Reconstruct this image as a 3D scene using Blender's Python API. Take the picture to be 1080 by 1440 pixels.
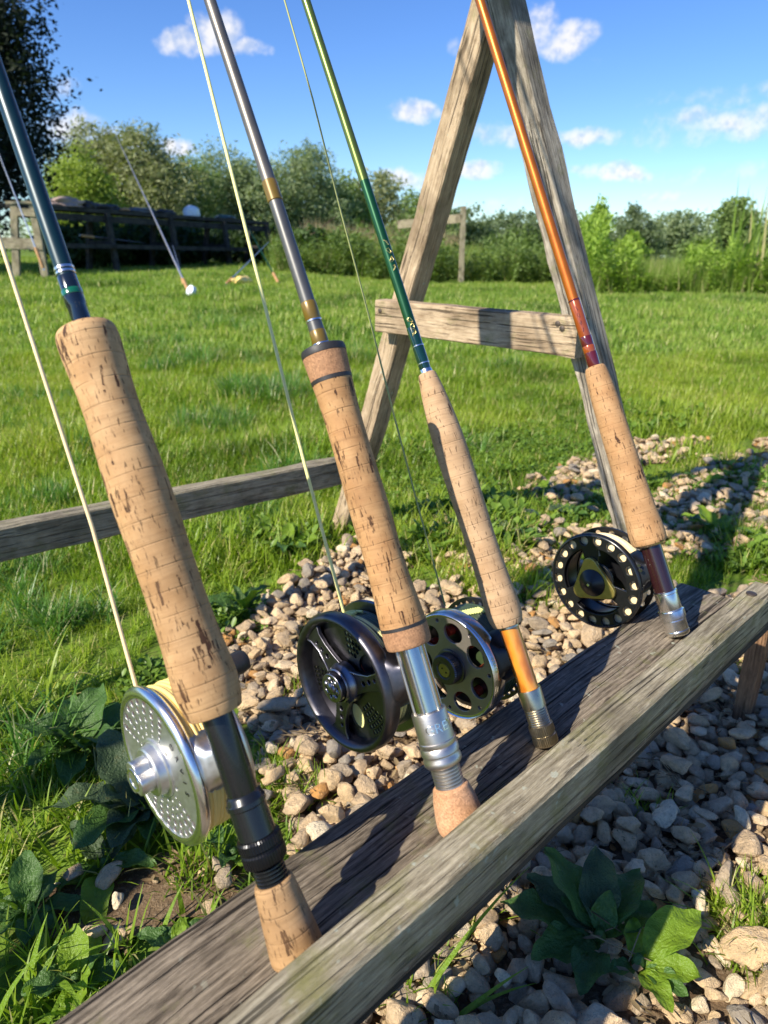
import bpy, bmesh, math, random
import numpy as np
from mathutils import Vector, Matrix, noise as mnoise
R = math.radians
random.seed(7); rng = np.random.default_rng(7)
for o in list(bpy.data.objects): bpy.data.objects.remove(o)
scene = bpy.context.scene
C = scene.collection

# ------------------------------------------------------------------ camera
H = 0.61                      # camera height above the lawn
PITCH = R(20.8); F = 1000.0   # focal length in pixels of the 1080x1440 photograph
SP, CP = math.sin(PITCH), math.cos(PITCH)
CAM = Vector((0, 0, H))
RIGHT = Vector((1, 0, 0)); UP = Vector((0, SP, CP)); FWD = Vector((0, CP, -SP))
cam_d = bpy.data.cameras.new('camera'); cam = bpy.data.objects.new('camera', cam_d); C.objects.link(cam)
cam.location = CAM; cam.rotation_euler = (math.pi/2 - PITCH, 0, 0)
cam_d.sensor_fit = 'VERTICAL'; cam_d.sensor_height = 36; cam_d.sensor_width = 27
cam_d.lens = 36*F/1440; cam_d.clip_start = 0.02; cam_d.clip_end = 2000
cam_d.dof.use_dof = True; cam_d.dof.focus_distance = 0.60; cam_d.dof.aperture_fstop = 11
scene.camera = cam
scene.render.resolution_x = 768; scene.render.resolution_y = 1024
def ray(px, py):
    return FWD + RIGHT*((px-540)/F) + UP*((720-py)/F)
def P(px, py, depth): return CAM + ray(px, py)*depth
def PZ(px, py, z):
    r = ray(px, py); return CAM + r*((z-H)/r.z)
def PY(px, py, y):
    r = ray(px, py); return CAM + r*(y/r.y)
def proj(p):
    v = Vector(p)-CAM; d = v.dot(FWD); return (540+F*v.x/d, 720-F*v.dot(UP)/d, d)
# rack axes: u runs along the rack away from the camera, n points out of its front side
U = Vector((0.717, 0.697, 0)).normalized(); NN = Vector((U.y, -U.x, 0))
def W3(s, t, z): return U*s + NN*t + Vector((0, 0, H+z))     # z is measured from camera height

# ------------------------------------------------------------------ sun and sky
SUN = U*1.22 + NN*0.12 - Vector((0, 0, 1)); SUN.normalize()
sun_d = bpy.data.lights.new('sun', 'SUN'); sun = bpy.data.objects.new('sun', sun_d); C.objects.link(sun)
sun_d.energy = 5.0; sun_d.angle = R(0.53); sun_d.color = (1, 0.93, 0.80)
sun.rotation_euler = SUN.to_track_quat('-Z', 'Y').to_euler(); sun.location = (0, 0, 8)
to_sun = -SUN
SUN_EL = math.asin(to_sun.z); SUN_AZ = math.atan2(to_sun.x, to_sun.y)
scene.view_settings.view_transform = 'Standard'; scene.view_settings.look = 'None'
scene.view_settings.exposure = 0.72; scene.view_settings.gamma = 1
scene.view_settings.use_curve_mapping = False

class NT:
    """tiny node helper"""
    def __init__(s, tree): s.t = tree
    def n(s, typ, ins=None, **props):
        nd = s.t.nodes.new(typ)
        for k, v in props.items(): setattr(nd, k, v)
        if ins:
            for k, v in ins.items():
                sock = nd.inputs[k]
                if isinstance(v, bpy.types.NodeSocket): s.t.links.new(v, sock)
                else: sock.default_value = v
        return nd
    def m(s, op, a, b=0.0, c=None, clamp=False):
        ins = {0: a, 1: b}
        if c is not None: ins[2] = c
        return s.n('ShaderNodeMath', ins, operation=op, use_clamp=clamp).outputs[0]
    def vm(s, op, a, b=(0, 0, 0), out=0): return s.n('ShaderNodeVectorMath', {0: a, 1: b}, operation=op).outputs[out]
    def noise(s, vec, scale=5, detail=4, rough=.55, dist=0):
        return s.n('ShaderNodeTexNoise', {'Vector': vec, 'Scale': scale, 'Detail': detail, 'Roughness': rough, 'Distortion': dist}).outputs[0]
    def ramp(s, fac, stops, interp='LINEAR'):
        nd = s.n('ShaderNodeValToRGB', {0: fac}); cr = nd.color_ramp; cr.interpolation = interp
        while len(cr.elements) < len(stops): cr.elements.new(.5)
        for e, (p, c) in zip(cr.elements, stops):
            e.position = p; e.color = (c, c, c, 1) if isinstance(c, (int, float)) else (*c, 1)
        return nd.outputs[0]
    def mix(s, fac, a, b, mode='MIX'):
        nd = s.n('ShaderNodeMix', None, data_type='RGBA', blend_type=mode)
        for i, v in ((0, fac), (6, a), (7, b)):
            if isinstance(v, bpy.types.NodeSocket): s.t.links.new(v, nd.inputs[i])
            elif i == 0: nd.inputs[0].default_value = v
            else: nd.inputs[i].default_value = (*v, 1)
        return nd.outputs[2]

world = bpy.data.worlds.new('World'); scene.world = world; world.use_nodes = True
wt = world.node_tree; wt.nodes.clear(); w = NT(wt)
sky = w.n('ShaderNodeTexSky', None, sky_type='NISHITA', sun_disc=False)
sky.sun_elevation = SUN_EL; sky.sun_rotation = SUN_AZ
sky.air_density = 1.0; sky.dust_density = 0.05; sky.ozone_density = 4.0
dirv = w.vm('NORMALIZE', w.n('ShaderNodeTexCoord').outputs['Generated'])
warp = w.n('ShaderNodeTexNoise', {'Vector': dirv, 'Scale': 16.0, 'Detail': 6.0, 'Roughness': .6}).outputs['Color']
puff = w.noise(dirv, 36, 5, .55)
cloud_px = [(262, 62, 40, 16, 1), (306, 46, 36, 24, 1), (342, 68, 32, 11, .9), (247, 210, 26, 13, 1), (112, 184, 60, 22, .8),
            (85, 128, 20, 12, .6), (178, 200, 36, 14, .6), (584, 158, 36, 15, 1), (762, 36, 24, 26, 1), (798, 52, 40, 20, 1),
            (703, 190, 38, 18, .65), (640, 68, 14, 14, .5), (568, 252, 46, 13, .85), (668, 240, 38, 13, 1), (826, 192, 36, 13, .85),
            (876, 242, 42, 14, 1), (826, 244, 34, 12, .7), (1010, 168, 90, 20, .75), (1060, 178, 60, 20, .7), (960, 188, 100, 16, .5),
            (1030, 132, 120, 14, .42), (941, 271, 28, 8, .7), (1000, 245, 100, 13, .38), (690, 290, 70, 10, .35), (842, 85, 12, 8, .3)]
def azel(v): v = v.normalized(); return math.atan2(v.x, v.y), math.asin(v.z)
cl = [(*azel(ray(x, y)), a/F*.92, b/F*.88, k*.9) for x, y, a, b, k in cloud_px]
rc = random.Random(3)
for i in range(7):           # the same kind of small cumulus all round the horizon outside the frame
    cl.append((R(rc.uniform(45, 175))*rc.choice((-1, 1)), R(rc.uniform(6, 30)), rc.uniform(.05, .12), rc.uniform(.018, .035), rc.uniform(.5, 1)))
sp_ = w.n('ShaderNodeSeparateXYZ', {0: dirv}).outputs
ae = w.n('ShaderNodeCombineXYZ', {0: w.m('ARCTAN2', sp_[0], sp_[1]), 1: w.m('ARCSINE', sp_[2])}).outputs[0]
ae = w.vm('ADD', ae, w.vm('MULTIPLY', w.vm('SUBTRACT', warp, (.5, .5, .5)), (.055, .038, 0)))
acc = None
for az, el, a, b, k in cl:
    q = w.n('ShaderNodeVectorMath', {0: ae, 1: (1/a, 1/b, 0), 2: (-az/a, -el/b, 0)}, operation='MULTIPLY_ADD').outputs[0]
    m1 = w.m('MULTIPLY_ADD', w.vm('DOT_PRODUCT', q, q, 1), -.62*k, k)
    acc = m1 if acc is None else w.m('MAXIMUM', acc, m1)
acc = w.m('MAXIMUM', acc, 0.0)
puff2 = w.noise(w.vm('ADD', dirv, tuple(to_sun*.006)), 36, 5, .55)
dens = w.m('ADD', acc, w.m('MULTIPLY', w.m('SUBTRACT', puff, .5), 1.15))
cmask = w.m('MULTIPLY', w.n('ShaderNodeMapRange', {0: dens, 1: .15, 2: .95}, interpolation_type='SMOOTHSTEP').outputs[0], w.m('MULTIPLY', acc, 4.5, None, True))
cmask = w.m('MULTIPLY', cmask, .88)
shade = w.m('ADD', w.m('MULTIPLY', w.m('SUBTRACT', puff, puff2), 4.5), .55)
ccol = w.ramp(shade, [(0.15, (4.0, 4.5, 5.6)), (.8, (6.6, 6.4, 6.3))])
skyc = w.n('ShaderNodeHueSaturation', {'Color': sky.outputs[0], 'Saturation': 1.16, 'Value': 1.04, 'Hue': .512}).outputs[0]
skyc = w.mix(1.0, skyc, (.75, .90, 1.05), 'MULTIPLY')
bgc = w.mix(cmask, skyc, ccol)
bg = w.n('ShaderNodeBackground', {'Color': bgc, 'Strength': 0.10})
w.n('ShaderNodeOutputWorld', {0: bg.outputs[0]})

# ------------------------------------------------------------------ object helpers
WM = {}
def tag(o, label=None, cat=None, group=None, kind=None):
    if label: o['label'] = label
    if cat: o['category'] = cat
    if group: o['group'] = group
    if kind: o['kind'] = kind
    return o
def link(o, parent=None, M=None):
    C.objects.link(o); M = M or Matrix.Identity(4)
    if parent: o.parent = parent; o.matrix_basis = WM[parent].inverted() @ M
    else: o.matrix_basis = M
    WM[o] = M.copy(); return o
def empty(name, M, label, cat, group=None):
    if not isinstance(M, Matrix): M = Matrix.Translation(M)
    o = bpy.data.objects.new(name, None); o.empty_display_size = .05; link(o, None, M); return tag(o, label, cat, group)
def meshobj(name, verts, faces, mat, parent=None, M=None, smooth=False, mats=None, fm=None):
    me = bpy.data.meshes.new(name); me.from_pydata([tuple(v) for v in verts], [], [tuple(f) for f in faces])
    for mm in (mats or [mat]): me.materials.append(mm)
    if fm: me.polygons.foreach_set('material_index', fm)
    if smooth: me.polygons.foreach_set('use_smooth', [True]*len(me.polygons))
    me.update(); o = bpy.data.objects.new(name, me); return link(o, parent, M)
def autosmooth(o, ang=40):
    me = o.data; me.polygons.foreach_set('use_smooth', [True]*len(me.polygons))
    try: me.set_sharp_from_angle(angle=R(ang))
    except Exception: pass
    return o
def lathe(prof, n=48, knurl=0, axis='Z', off=None, close=False):
    """prof = [(z, r)]; returns verts, faces"""
    V = []; Fc = []
    for i, (z, r) in enumerate(prof):
        for k in range(n):
            a = 2*math.pi*k/n; rr = r*(1+(knurl if k % 2 else 0))
            p = Vector((rr*math.cos(a), rr*math.sin(a), z))
            if off: p += off(z)
            V.append(p)
    for i in range(len(prof)-1):
        for k in range(n):
            Fc.append((i*n+k, i*n+(k+1) % n, (i+1)*n+(k+1) % n, (i+1)*n+k))
    Fc.append(tuple(reversed(range(n)))); Fc.append(tuple((len(prof)-1)*n+k for k in range(n)))
    return V, Fc
def ring(prof, n=96):
    v, f = lathe(prof+[prof[0]], n); return v, f[:-2]
def tube(pts, rad, n=8, cap=True):
    pts = [Vector(p) for p in pts]; V = []; Fc = []
    for i, p in enumerate(pts):
        t = (pts[min(i+1, len(pts)-1)]-pts[max(i-1, 0)]).normalized()
        a = t.orthogonal().normalized() if i == 0 else (prev - t*prev.dot(t)).normalized()
        prev = a; b = t.cross(a); r = rad[i] if isinstance(rad, (list, tuple)) else rad
        for k in range(n):
            th = 2*math.pi*k/n; V.append(p+a*(r*math.cos(th))+b*(r*math.sin(th)))
    for i in range(len(pts)-1):
        for k in range(n): Fc.append((i*n+k, i*n+(k+1) % n, (i+1)*n+(k+1) % n, (i+1)*n+k))
    if cap: Fc.append(tuple(reversed(range(n)))); Fc.append(tuple((len(pts)-1)*n+k for k in range(n)))
    return V, Fc
def join(*parts):
    V = []; Fc = []
    for v, f in parts:
        b = len(V); V += list(v); Fc += [tuple(i+b for i in q) for q in f]
    return V, Fc
def xf(vf, M): return [M @ Vector(v) for v in vf[0]], vf[1]
def curve_mesh(splines, extrude, bevel=0.0):
    """filled 2D outlines (first outer, others holes) -> verts, faces, solid in local XY, thickness 2*extrude"""
    cu = bpy.data.curves.new('tmp', 'CURVE'); cu.dimensions = '2D'; cu.fill_mode = 'BOTH'
    cu.extrude = max(extrude-bevel, 0); cu.bevel_depth = bevel; cu.bevel_resolution = 2
    for pts in splines:
        sp = cu.splines.new('POLY'); sp.points.add(len(pts)-1)
        for i, p in enumerate(pts): sp.points[i].co = (p[0], p[1], 0, 1)
        sp.use_cyclic_u = True
    o = bpy.data.objects.new('tmp', cu); C.objects.link(o)
    dg = bpy.context.evaluated_depsgraph_get(); dg.update()
    me = bpy.data.meshes.new_from_object(o.evaluated_get(dg))
    V = [v.co.copy() for v in me.vertices]; Fc = [tuple(p.vertices) for p in me.polygons]
    bpy.data.objects.remove(o); bpy.data.curves.remove(cu); bpy.data.meshes.remove(me)
    return V, Fc
def text_mesh(body, size, extrude=0.0002):
    cu = bpy.data.curves.new('tmp', 'FONT'); cu.body = body; cu.size = size; cu.extrude = extrude; cu.align_x = 'CENTER'; cu.align_y = 'CENTER'
    o = bpy.data.objects.new('tmp', cu); C.objects.link(o)
    dg = bpy.context.evaluated_depsgraph_get(); dg.update()
    me = bpy.data.meshes.new_from_object(o.evaluated_get(dg))
    V = [v.co.copy() for v in me.vertices]; Fc = [tuple(p.vertices) for p in me.polygons]
    bpy.data.objects.remove(o); bpy.data.curves.remove(cu); bpy.data.meshes.remove(me)
    return V, Fc
def circ(cx, cy, r, n=20, sx=1, sy=1, rot=0):
    out = []
    for k in range(n):
        a = 2*math.pi*k/n; x = r*sx*math.cos(a); y = r*sy*math.sin(a)
        out.append((cx+x*math.cos(rot)-y*math.sin(rot), cy+x*math.sin(rot)+y*math.cos(rot)))
    return out
def frame(o, x, y, z):
    M = Matrix((x, y, z)).transposed().to_4x4(); M.translation = o; return M

# ------------------------------------------------------------------ materials
def newmat(name):
    m = bpy.data.materials.new(name); m.use_nodes = True; t = NT(m.node_tree)
    b = m.node_tree.nodes['Principled BSDF']; t.b = b; t.mat = m; return t
def setb(t, **kw):
    for k, v in kw.items():
        k = k.replace('_', ' ')
        s = t.b.inputs[k]
        if isinstance(v, bpy.types.NodeSocket): t.t.links.new(v, s)
        elif s.type == 'RGBA': s.default_value = (*v, 1)
        else: s.default_value = v
def bump(t, h, strength=.5, dist=.001):
    bn = t.n('ShaderNodeBump', {'Height': h, 'Strength': strength, 'Distance': dist}); setb(t, Normal=bn.outputs[0])
def plain(name, col, rough=.5, metal=0, var=.12, scale=60, bmp=0, coat=0, grain=None):
    t = newmat(name); co = t.n('ShaderNodeTexCoord').outputs['Object']
    if grain: co = t.vm('MULTIPLY', co, grain)
    nz = t.noise(co, scale, 5, .6)
    c = t.mix(t.ramp(nz, [(.3, 0.), (.7, 1.)]), tuple(x*(1-var) for x in col), tuple(min(1, x*(1+var)) for x in col))
    setb(t, Base_Color=c, Metallic=metal, Coat_Weight=coat)
    setb(t, Roughness=t.m('MULTIPLY_ADD', nz, rough*.5, rough*.75))
    if bmp: bump(t, nz, bmp, .0004)
    return t.mat
def wood(name, dark, light, moss=0.0, mosscol=(.16, .17, .045), seed=0, rough=.85, contrast=1.0, crackw=.5, bmp=.9):
    t = newmat(name); co = t.n('ShaderNodeTexCoord').outputs['Object']
    co = t.vm('ADD', co, (seed*3.1, seed*1.7, seed*.9))
    wv = t.n('ShaderNodeTexNoise', {'Vector': t.vm('MULTIPLY', co, (3, 9, 9)), 'Scale': 1.5, 'Detail': 2.0}).outputs['Color']
    cw = t.vm('ADD', co, t.vm('MULTIPLY', t.vm('SUBTRACT', wv, (.5, .5, .5)), (0, .012, .012)))
    g1 = t.noise(t.vm('MULTIPLY', cw, (8, 170, 170)), 2.0, 7, .68)
    g2 = t.noise(t.vm('MULTIPLY', cw, (34, 620, 620)), 2.2, 4, .7)
    rings = t.n('ShaderNodeTexWave', {'Vector': t.vm('MULTIPLY', cw, (.6, 1, 1)), 'Scale': 70.0, 'Distortion': 4.0, 'Detail': 3.0, 'Detail Scale': 1.2}, bands_direction='Y').outputs[1]
    blot = t.noise(co, 9, 5, .6)
    f = t.m('ADD', t.m('MULTIPLY', g1, .55), t.m('ADD', t.m('MULTIPLY', g2, .38), t.m('MULTIPLY', rings, .07)))
    lo = .5-.16/contrast; hi = .5+.14/contrast
    mid = tuple((a+b)/2 for a, b in zip(dark, light))
    c = t.ramp(f, [(lo, dark), (.5, mid), (hi, light)])
    c = t.mix(t.ramp(blot, [(.36, .62), (.52, 0.)]), c, tuple(x*.55 for x in dark)); c = t.mix(t.ramp(t.noise(t.vm('MULTIPLY', co, (1, 4, 4)), 26, 6, .7), [(.54, 0.), (.66, .5)]), c, tuple(x*.5 for x in dark))
    cr = t.ramp(t.noise(t.vm('MULTIPLY', cw, (2.4, 190, 190)), 1.7, 3, .55), [(.585, 0.), (.635, 1.)])
    cr2 = t.m('MULTIPLY', cr, crackw)
    c = t.mix(cr2, c, tuple(x*.12 for x in dark))
    # knots
    vo = t.n('ShaderNodeTexVoronoi', {'Vector': t.vm('MULTIPLY', co, (5, 22, 22)), 'Scale': 1.0}).outputs['Distance']
    c = t.mix(t.ramp(vo, [(.04, .8), (.13, 0.)]), c, tuple(x*.35 for x in dark))
    if moss:
        ms = t.noise(co, 24, 7, .72)
        mk = t.m('MULTIPLY', t.ramp(ms, [(.62-.28*moss, 0.), (.80-.22*moss, 1.)]), .75)
        c = t.mix(mk, c, mosscol)
        # pale lichen specks
        sp = t.ramp(t.noise(co, 130, 2, .5), [(.66, 0.), (.71, .8)]); sp = t.m('MULTIPLY', sp, t.ramp(blot, [(.5, 0.), (.6, 1.)]))
        c = t.mix(sp, c, (.42, .43, .33))
    setb(t, Base_Color=c, Roughness=rough, Specular_IOR_Level=.25)
    h = t.m('SUBTRACT', t.m('ADD', t.m('MULTIPLY', g1, .6), g2), t.m('MULTIPLY', cr, 1.4))
    bump(t, h, bmp, .0015); return t.mat
def leafmat(name, c1, c2, trans=.35, rough=.45, dry=None, vein=False, patch=False):
    t = newmat(name); oi = t.n('ShaderNodeObjectInfo').outputs['Random']
    geo = t.n('ShaderNodeNewGeometry')
    rnd = t.m('FRACT', t.m('ADD', oi, geo.outputs['Random Per Island']))
    co = t.n('ShaderNodeTexCoord').outputs['Object']
    f = t.m('ADD', t.m('MULTIPLY', rnd, .75), t.m('MULTIPLY', t.noise(co, 30, 3), .3), None, True)
    c = t.mix(f, c1, c2)
    if patch:
        pz = t.noise(geo.outputs['Position'], 1.1, 4, .6)
        c = t.mix(t.ramp(pz, [(.46, 0.), (.62, .55)]), c, tuple(x*k_ for x, k_ in zip(c2, (1.35, 1.08, 1.4))))
        c = t.mix(t.ramp(pz, [(.36, .8), (.48, 0.)]), c, tuple(x*.62 for x in c1))
    if dry: c = t.mix(t.ramp(rnd, [(.87, 0.), (.90, 1.)]), c, dry)
    if vein:
        st = t.noise(co, 70, 5, .7); c = t.mix(t.ramp(st, [(.60, 0.), (.74, .6)]), c, (.12, .09, .025)); bump(t, t.m('ADD', t.noise(co, 110, 4, .6), t.m('MULTIPLY', t.noise(co, 420, 2), .4)), .9, .004)
    setb(t, Base_Color=c, Roughness=rough, Specular_IOR_Level=.35)
    tr = t.n('ShaderNodeBsdfTranslucent', {'Color': t.mix(1.0, c, (1.25, 1.35, .55), 'MULTIPLY')})
    mx = t.n('ShaderNodeMixShader', {0: trans, 1: t.b.outputs[0], 2: tr.outputs[0]})
    t.t.links.new(mx.outputs[0], t.t.nodes['Material Output'].inputs[0])
    return t.mat

M = {}
M['pine'] = wood('weathered_tan_timber', (.27, .185, .105), (.60, .46, .30), moss=.15, seed=1, crackw=.75, contrast=1.15)
M['pine_grey'] = wood('weathered_grey_timber', (.17, .14, .10), (.54, .47, .36), moss=.22, seed=2, crackw=.8, contrast=1.3, bmp=1.0)
M['rail'] = wood('mossy_grey_timber', (.15, .12, .072), (.50, .435, .30), moss=.45, mosscol=(.21, .20, .06), seed=3, crackw=.7, contrast=1.2)
M['plank'] = wood('old_board_timber', (.065, .048, .033), (.36, .295, .215), moss=.26, seed=4, crackw=.9, contrast=1.2)
M['beam'] = wood('grey_green_timber', (.17, .14, .085), (.46, .40, .28), moss=.35, seed=5, crackw=.4)
M['black_wood'] = wood('blackened_timber', (.018, .017, .016), (.09, .082, .074), seed=6)  # near-black colour carries the shade on the far table and under the shelf
M['post_red'] = wood('reddish_timber', (.12, .06, .03), (.33, .19, .10), seed=8)

def cork(name, base, light, pit=.5, comp=False, seed=0, ringdark=.20):
    t = newmat(name); co = t.n('ShaderNodeTexCoord').outputs['Object']; co = t.vm('ADD', co, (seed*.37, seed*.51, 0))
    sep = t.n('ShaderNodeSeparateXYZ', {0: co}); z = sep.outputs[2]
    blot = t.noise(co, 55, 5, .6)
    c = t.mix(t.ramp(blot, [(.35, 0.), (.65, 1.)]), base, light)
    if comp:
        g = t.n('ShaderNodeTexVoronoi', {'Vector': co, 'Scale': 900.0}).outputs['Color']
        gs = t.n('ShaderNodeSeparateColor', {0: g}).outputs[0]
        c = t.mix(t.m('MULTIPLY', gs, .55), c, tuple(x*.35 for x in base))
        h = gs; setb(t, Base_Color=c, Roughness=.85); bump(t, h, .35, .0004); return t.mat
    # growth lines across the grip, wavy
    wz = t.m('ADD', t.m('MULTIPLY', z, 1.0), t.m('MULTIPLY', t.noise(t.vm('MULTIPLY', co, (1, 1, .6)), 45, 3), .006))
    ln = t.noise(t.n('ShaderNodeCombineXYZ', {0: t.m('MULTIPLY', sep.outputs[0], 12), 1: t.m('MULTIPLY', sep.outputs[1], 12), 2: t.m('MULTIPLY', wz, 650)}).outputs[0], 1.0, 4, .7)
    c = t.mix(t.ramp(ln, [(.50, 0.), (.72, .42)]), c, tuple(x*.5 for x in base))
    # joints between the cork rings
    ph = t.m('FRACT', t.m('MULTIPLY', t.m('ADD', z, .003+seed*.002), 1/.0127))
    ring = t.m('ADD', t.m('FLOOR', t.m('MULTIPLY', t.m('ADD', z, .003+seed*.002), 1/.0127)), seed*13.3)
    jl = t.m('SUBTRACT', 1.0, t.m('MULTIPLY', t.m('ABSOLUTE', t.m('SUBTRACT', ph, .5)), 22), None, True)
    jl = t.m('MULTIPLY', jl, t.ramp(t.noise(co, 90, 2), [(.36, .15), (.56, 1.)]))
    c = t.mix(t.m('MULTIPLY', jl, 1.3*ringdark, None, True), c, tuple(x*.28 for x in base))
    tone = t.n('ShaderNodeTexWhiteNoise', {'W': ring}, noise_dimensions='1D').outputs[0]
    c = t.mix(t.m('MULTIPLY', tone, .28), c, tuple(x*.62 for x in base))
    # pits, long along the grip, each ring its own
    pc = t.vm('MULTIPLY', t.vm('ADD', co, t.vm('MULTIPLY', t.vm('SUBTRACT', t.n('ShaderNodeTexNoise', {'Vector': co, 'Scale': 260.0, 'Detail': 2.0}).outputs['Color'], (.5, .5, .5)), (.0016, .0016, .004))), (290, 290, 25))
    pc = t.vm('ADD', pc, t.n('ShaderNodeCombineXYZ', {0: t.m('MULTIPLY', ring, 7.3)}).outputs[0])
    pn = t.noise(pc, 1.0, 3, .6, .5)
    cl = t.noise(t.vm('MULTIPLY', co, (1, 1, .5)), 60, 2)
    th = t.m('ADD', pn, t.m('MULTIPLY', cl, .50))
    pm = t.ramp(th, [(.965-.13*pit, 0.), (.995-.13*pit, 1.)])
    c = t.mix(t.ramp(th, [(.90-.13*pit, 0.), (.965-.13*pit, .45)]), c, tuple(x*.5 for x in base)); c = t.mix(pm, c, (.055, .022, .010))
    gr = t.ramp(t.noise(co, 18, 4, .6), [(.50, 0.), (.68, .45)]); c = t.mix(gr, c, tuple(x*.55 for x in base))
    fine = t.ramp(t.noise(t.vm('MULTIPLY', co, (700, 700, 160)), 1.0, 2, .5), [(.62, 0.), (.68, .8)])
    c = t.mix(fine, c, tuple(x*.22 for x in base))
    setb(t, Base_Color=c, Roughness=.72, Specular_IOR_Level=.3)
    h = t.m('ADD', t.m('MULTIPLY', pm, -1.3), t.m('ADD', t.m('MULTIPLY', jl, -.8), t.m('MULTIPLY', ln, .35)))
    bump(t, h, .6, .0006); return t.mat
M['cork1'] = cork('pitted_cork', (.40, .225, .095), (.54, .335, .16), pit=.62, seed=1)
M['cork2'] = cork('tan_cork', (.385, .20, .080), (.52, .305, .135), pit=.62, seed=2)
M['cork3'] = cork('pale_cork', (.42, .26, .135), (.54, .355, .20), pit=.18, seed=3, ringdark=.12)
M['cork4'] = cork('orange_cork', (.42, .225, .095), (.53, .31, .145), pit=.42, seed=4, ringdark=.10)
M['cork_comp'] = cork('composite_cork', (.52, .27, .13), (.62, .35, .19), comp=True)
M['cork_comp_dark'] = cork('dark_composite_cork', (.36, .18, .085), (.45, .24, .12), comp=True)
M['black_rubber'] = plain('black_rubber', (.02, .018, .018), .55, bmp=.2, scale=500)
M['black_gloss'] = plain('black_anodised', (.008, .009, .010), .27, 0, coat=.2)
M['black_metal'] = plain('black_metal', (.012, .012, .014), .30, .6, scale=200)
M['black_frame'] = plain('satin_black_metal', (.010, .010, .011), .33, .2, scale=200)
M['gunmetal'] = plain('gunmetal', (.27, .26, .29), .30, 1, scale=200)
M['gunmetal_dark'] = plain('dark_gunmetal', (.12, .115, .13), .38, 1, scale=200)
M['silver'] = plain('silver_alloy', (.68, .67, .65), .38, 1, var=.05, scale=300)
M['silver_bright'] = plain('polished_silver', (.80, .79, .77), .24, 1, var=.04)
M['seat_silver'] = plain('seat_silver', (.58, .56, .51), .20, 1, var=.06)
M['silver_face'] = plain('sage_silver_alloy', (.56, .56, .53), .46, 1, var=.05, scale=300)
M['titanium'] = plain('brushed_titanium', (.56, .52, .47), .40, 1, var=.08, scale=300, grain=(1, 1, 8))
M['nickel_gold'] = plain('champagne_nickel', (.52, .46, .34), .30, 1, var=.08, scale=200)
M['bronze'] = plain('olive_bronze', (.34, .29, .25), .36, .7, var=.08, scale=150)
M['gold'] = plain('gold_olive', (.42, .33, .09), .36, .75, scale=200)
M['gold_bright'] = plain('gold_foil', (.85, .66, .25), .3, 1)
M['red'] = plain('red_anodised', (.55, .07, .035), .35, .6)
M['line_orange'] = plain('yellow_fly_line', (.86, .62, .20), .45, 0, var=.10, scale=40)
M['line_cream'] = plain('cream_fly_line', (.82, .64, .36), .5, 0)
M['line_yellow'] = plain('pale_yellow_line', (.80, .74, .30), .45, 0)
M['line_green'] = plain('dark_green_line', (.035, .055, .022), .32, 0, coat=.3)
M['line_lime'] = plain('lime_line', (.62, .66, .22), .4, 0)
M['line_olive'] = plain('olive_thread', (.30, .32, .10), .45, 0)
M['blank_teal'] = plain('teal_lacquer', (.004, .026, .034), .36, .2, coat=.25)
M['blank_black'] = plain('black_thread_lacquer', (.006, .010, .014), .15, 0, coat=1)
M['wrap_green'] = plain('green_thread', (.005, .10, .05), .2, 0, coat=1)
M['blank_grey'] = plain('grey_lacquer', (.16, .145, .125), .42, .6, coat=.12)
M['blank_steel'] = plain('steel_blue_lacquer', (.12, .118, .11), .40, .6, coat=.12)
M['wrap_gold'] = plain('gold_thread', (.17, .105, .014), .35, .2, coat=.3)
M['blank_green'] = plain('green_lacquer', (.008, .07, .022), .32, .5, coat=.35)
M['blank_olive'] = plain('olive_green_lacquer', (.12, .17, .035), .36, .6, coat=.3)
M['blank_dkgreen'] = plain('dark_green_thread', (.004, .028, .018), .15, 0, coat=1)
M['blank_orange'] = plain('burnt_orange_lacquer', (.50, .13, .012), .36, .6, coat=.35)
M['blank_redorange'] = plain('red_orange_thread', (.32, .065, .010), .22, .2, coat=1)
M['maroon'] = plain('maroon_lacquer', (.022, .006, .007), .26, 0, var=.3, coat=.7, grain=(1, 1, .1))
M['maroon_wrap'] = plain('maroon_thread', (.09, .007, .008), .2, 0, coat=1)
M['steel_dark'] = plain('rusty_screw', (.13, .10, .08), .55, .8)
t = newmat('burl_wood_seat'); co = t.n('ShaderNodeTexCoord').outputs['Object']
wv = t.n('ShaderNodeTexWave', {'Vector': t.vm('MULTIPLY', co, (1, 1, .5)), 'Scale': 30.0, 'Distortion': 6.0, 'Detail': 4.0, 'Detail Scale': 1.6}).outputs[1]
setb(t, Base_Color=t.ramp(wv, [(.05, (.36, .105, .008)), (.45, (.48, .16, .014)), (.9, (.62, .25, .025))]), Roughness=.3, Coat_Weight=.8, Coat_Roughness=.12); M['burl'] = t.mat
t = newmat('pebble_stone'); oi = t.n('ShaderNodeObjectInfo').outputs['Random']; co = t.n('ShaderNodeTexCoord').outputs['Object']
cc = t.ramp(oi, [(0., (0.602, 0.424, 0.243)), (.16, (0.717, 0.506, 0.288)), (.32, (0.499, 0.352, 0.207)), (.46, (0.768, 0.561, 0.342)), (.58, (0.422, 0.319, 0.211)), (.70, (0.640, 0.440, 0.234)), (.80, (0.320, 0.270, 0.211)), (.87, (0.780, 0.627, 0.414)), (.955, (0.538, 0.259, 0.068)), (1., (0.640, 0.484, 0.306))], 'CONSTANT')
cov = t.vm('ADD', co, t.n('ShaderNodeCombineXYZ', {0: t.m('MULTIPLY', oi, 57.), 1: t.m('MULTIPLY', oi, 31.)}).outputs[0])
n1 = t.noise(cov, 1.6, 6, .65); n2 = t.noise(cov, 9, 5, .7)
cc = t.mix(1.0, cc, (1.18, 1.19, 1.17), 'MULTIPLY')
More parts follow.
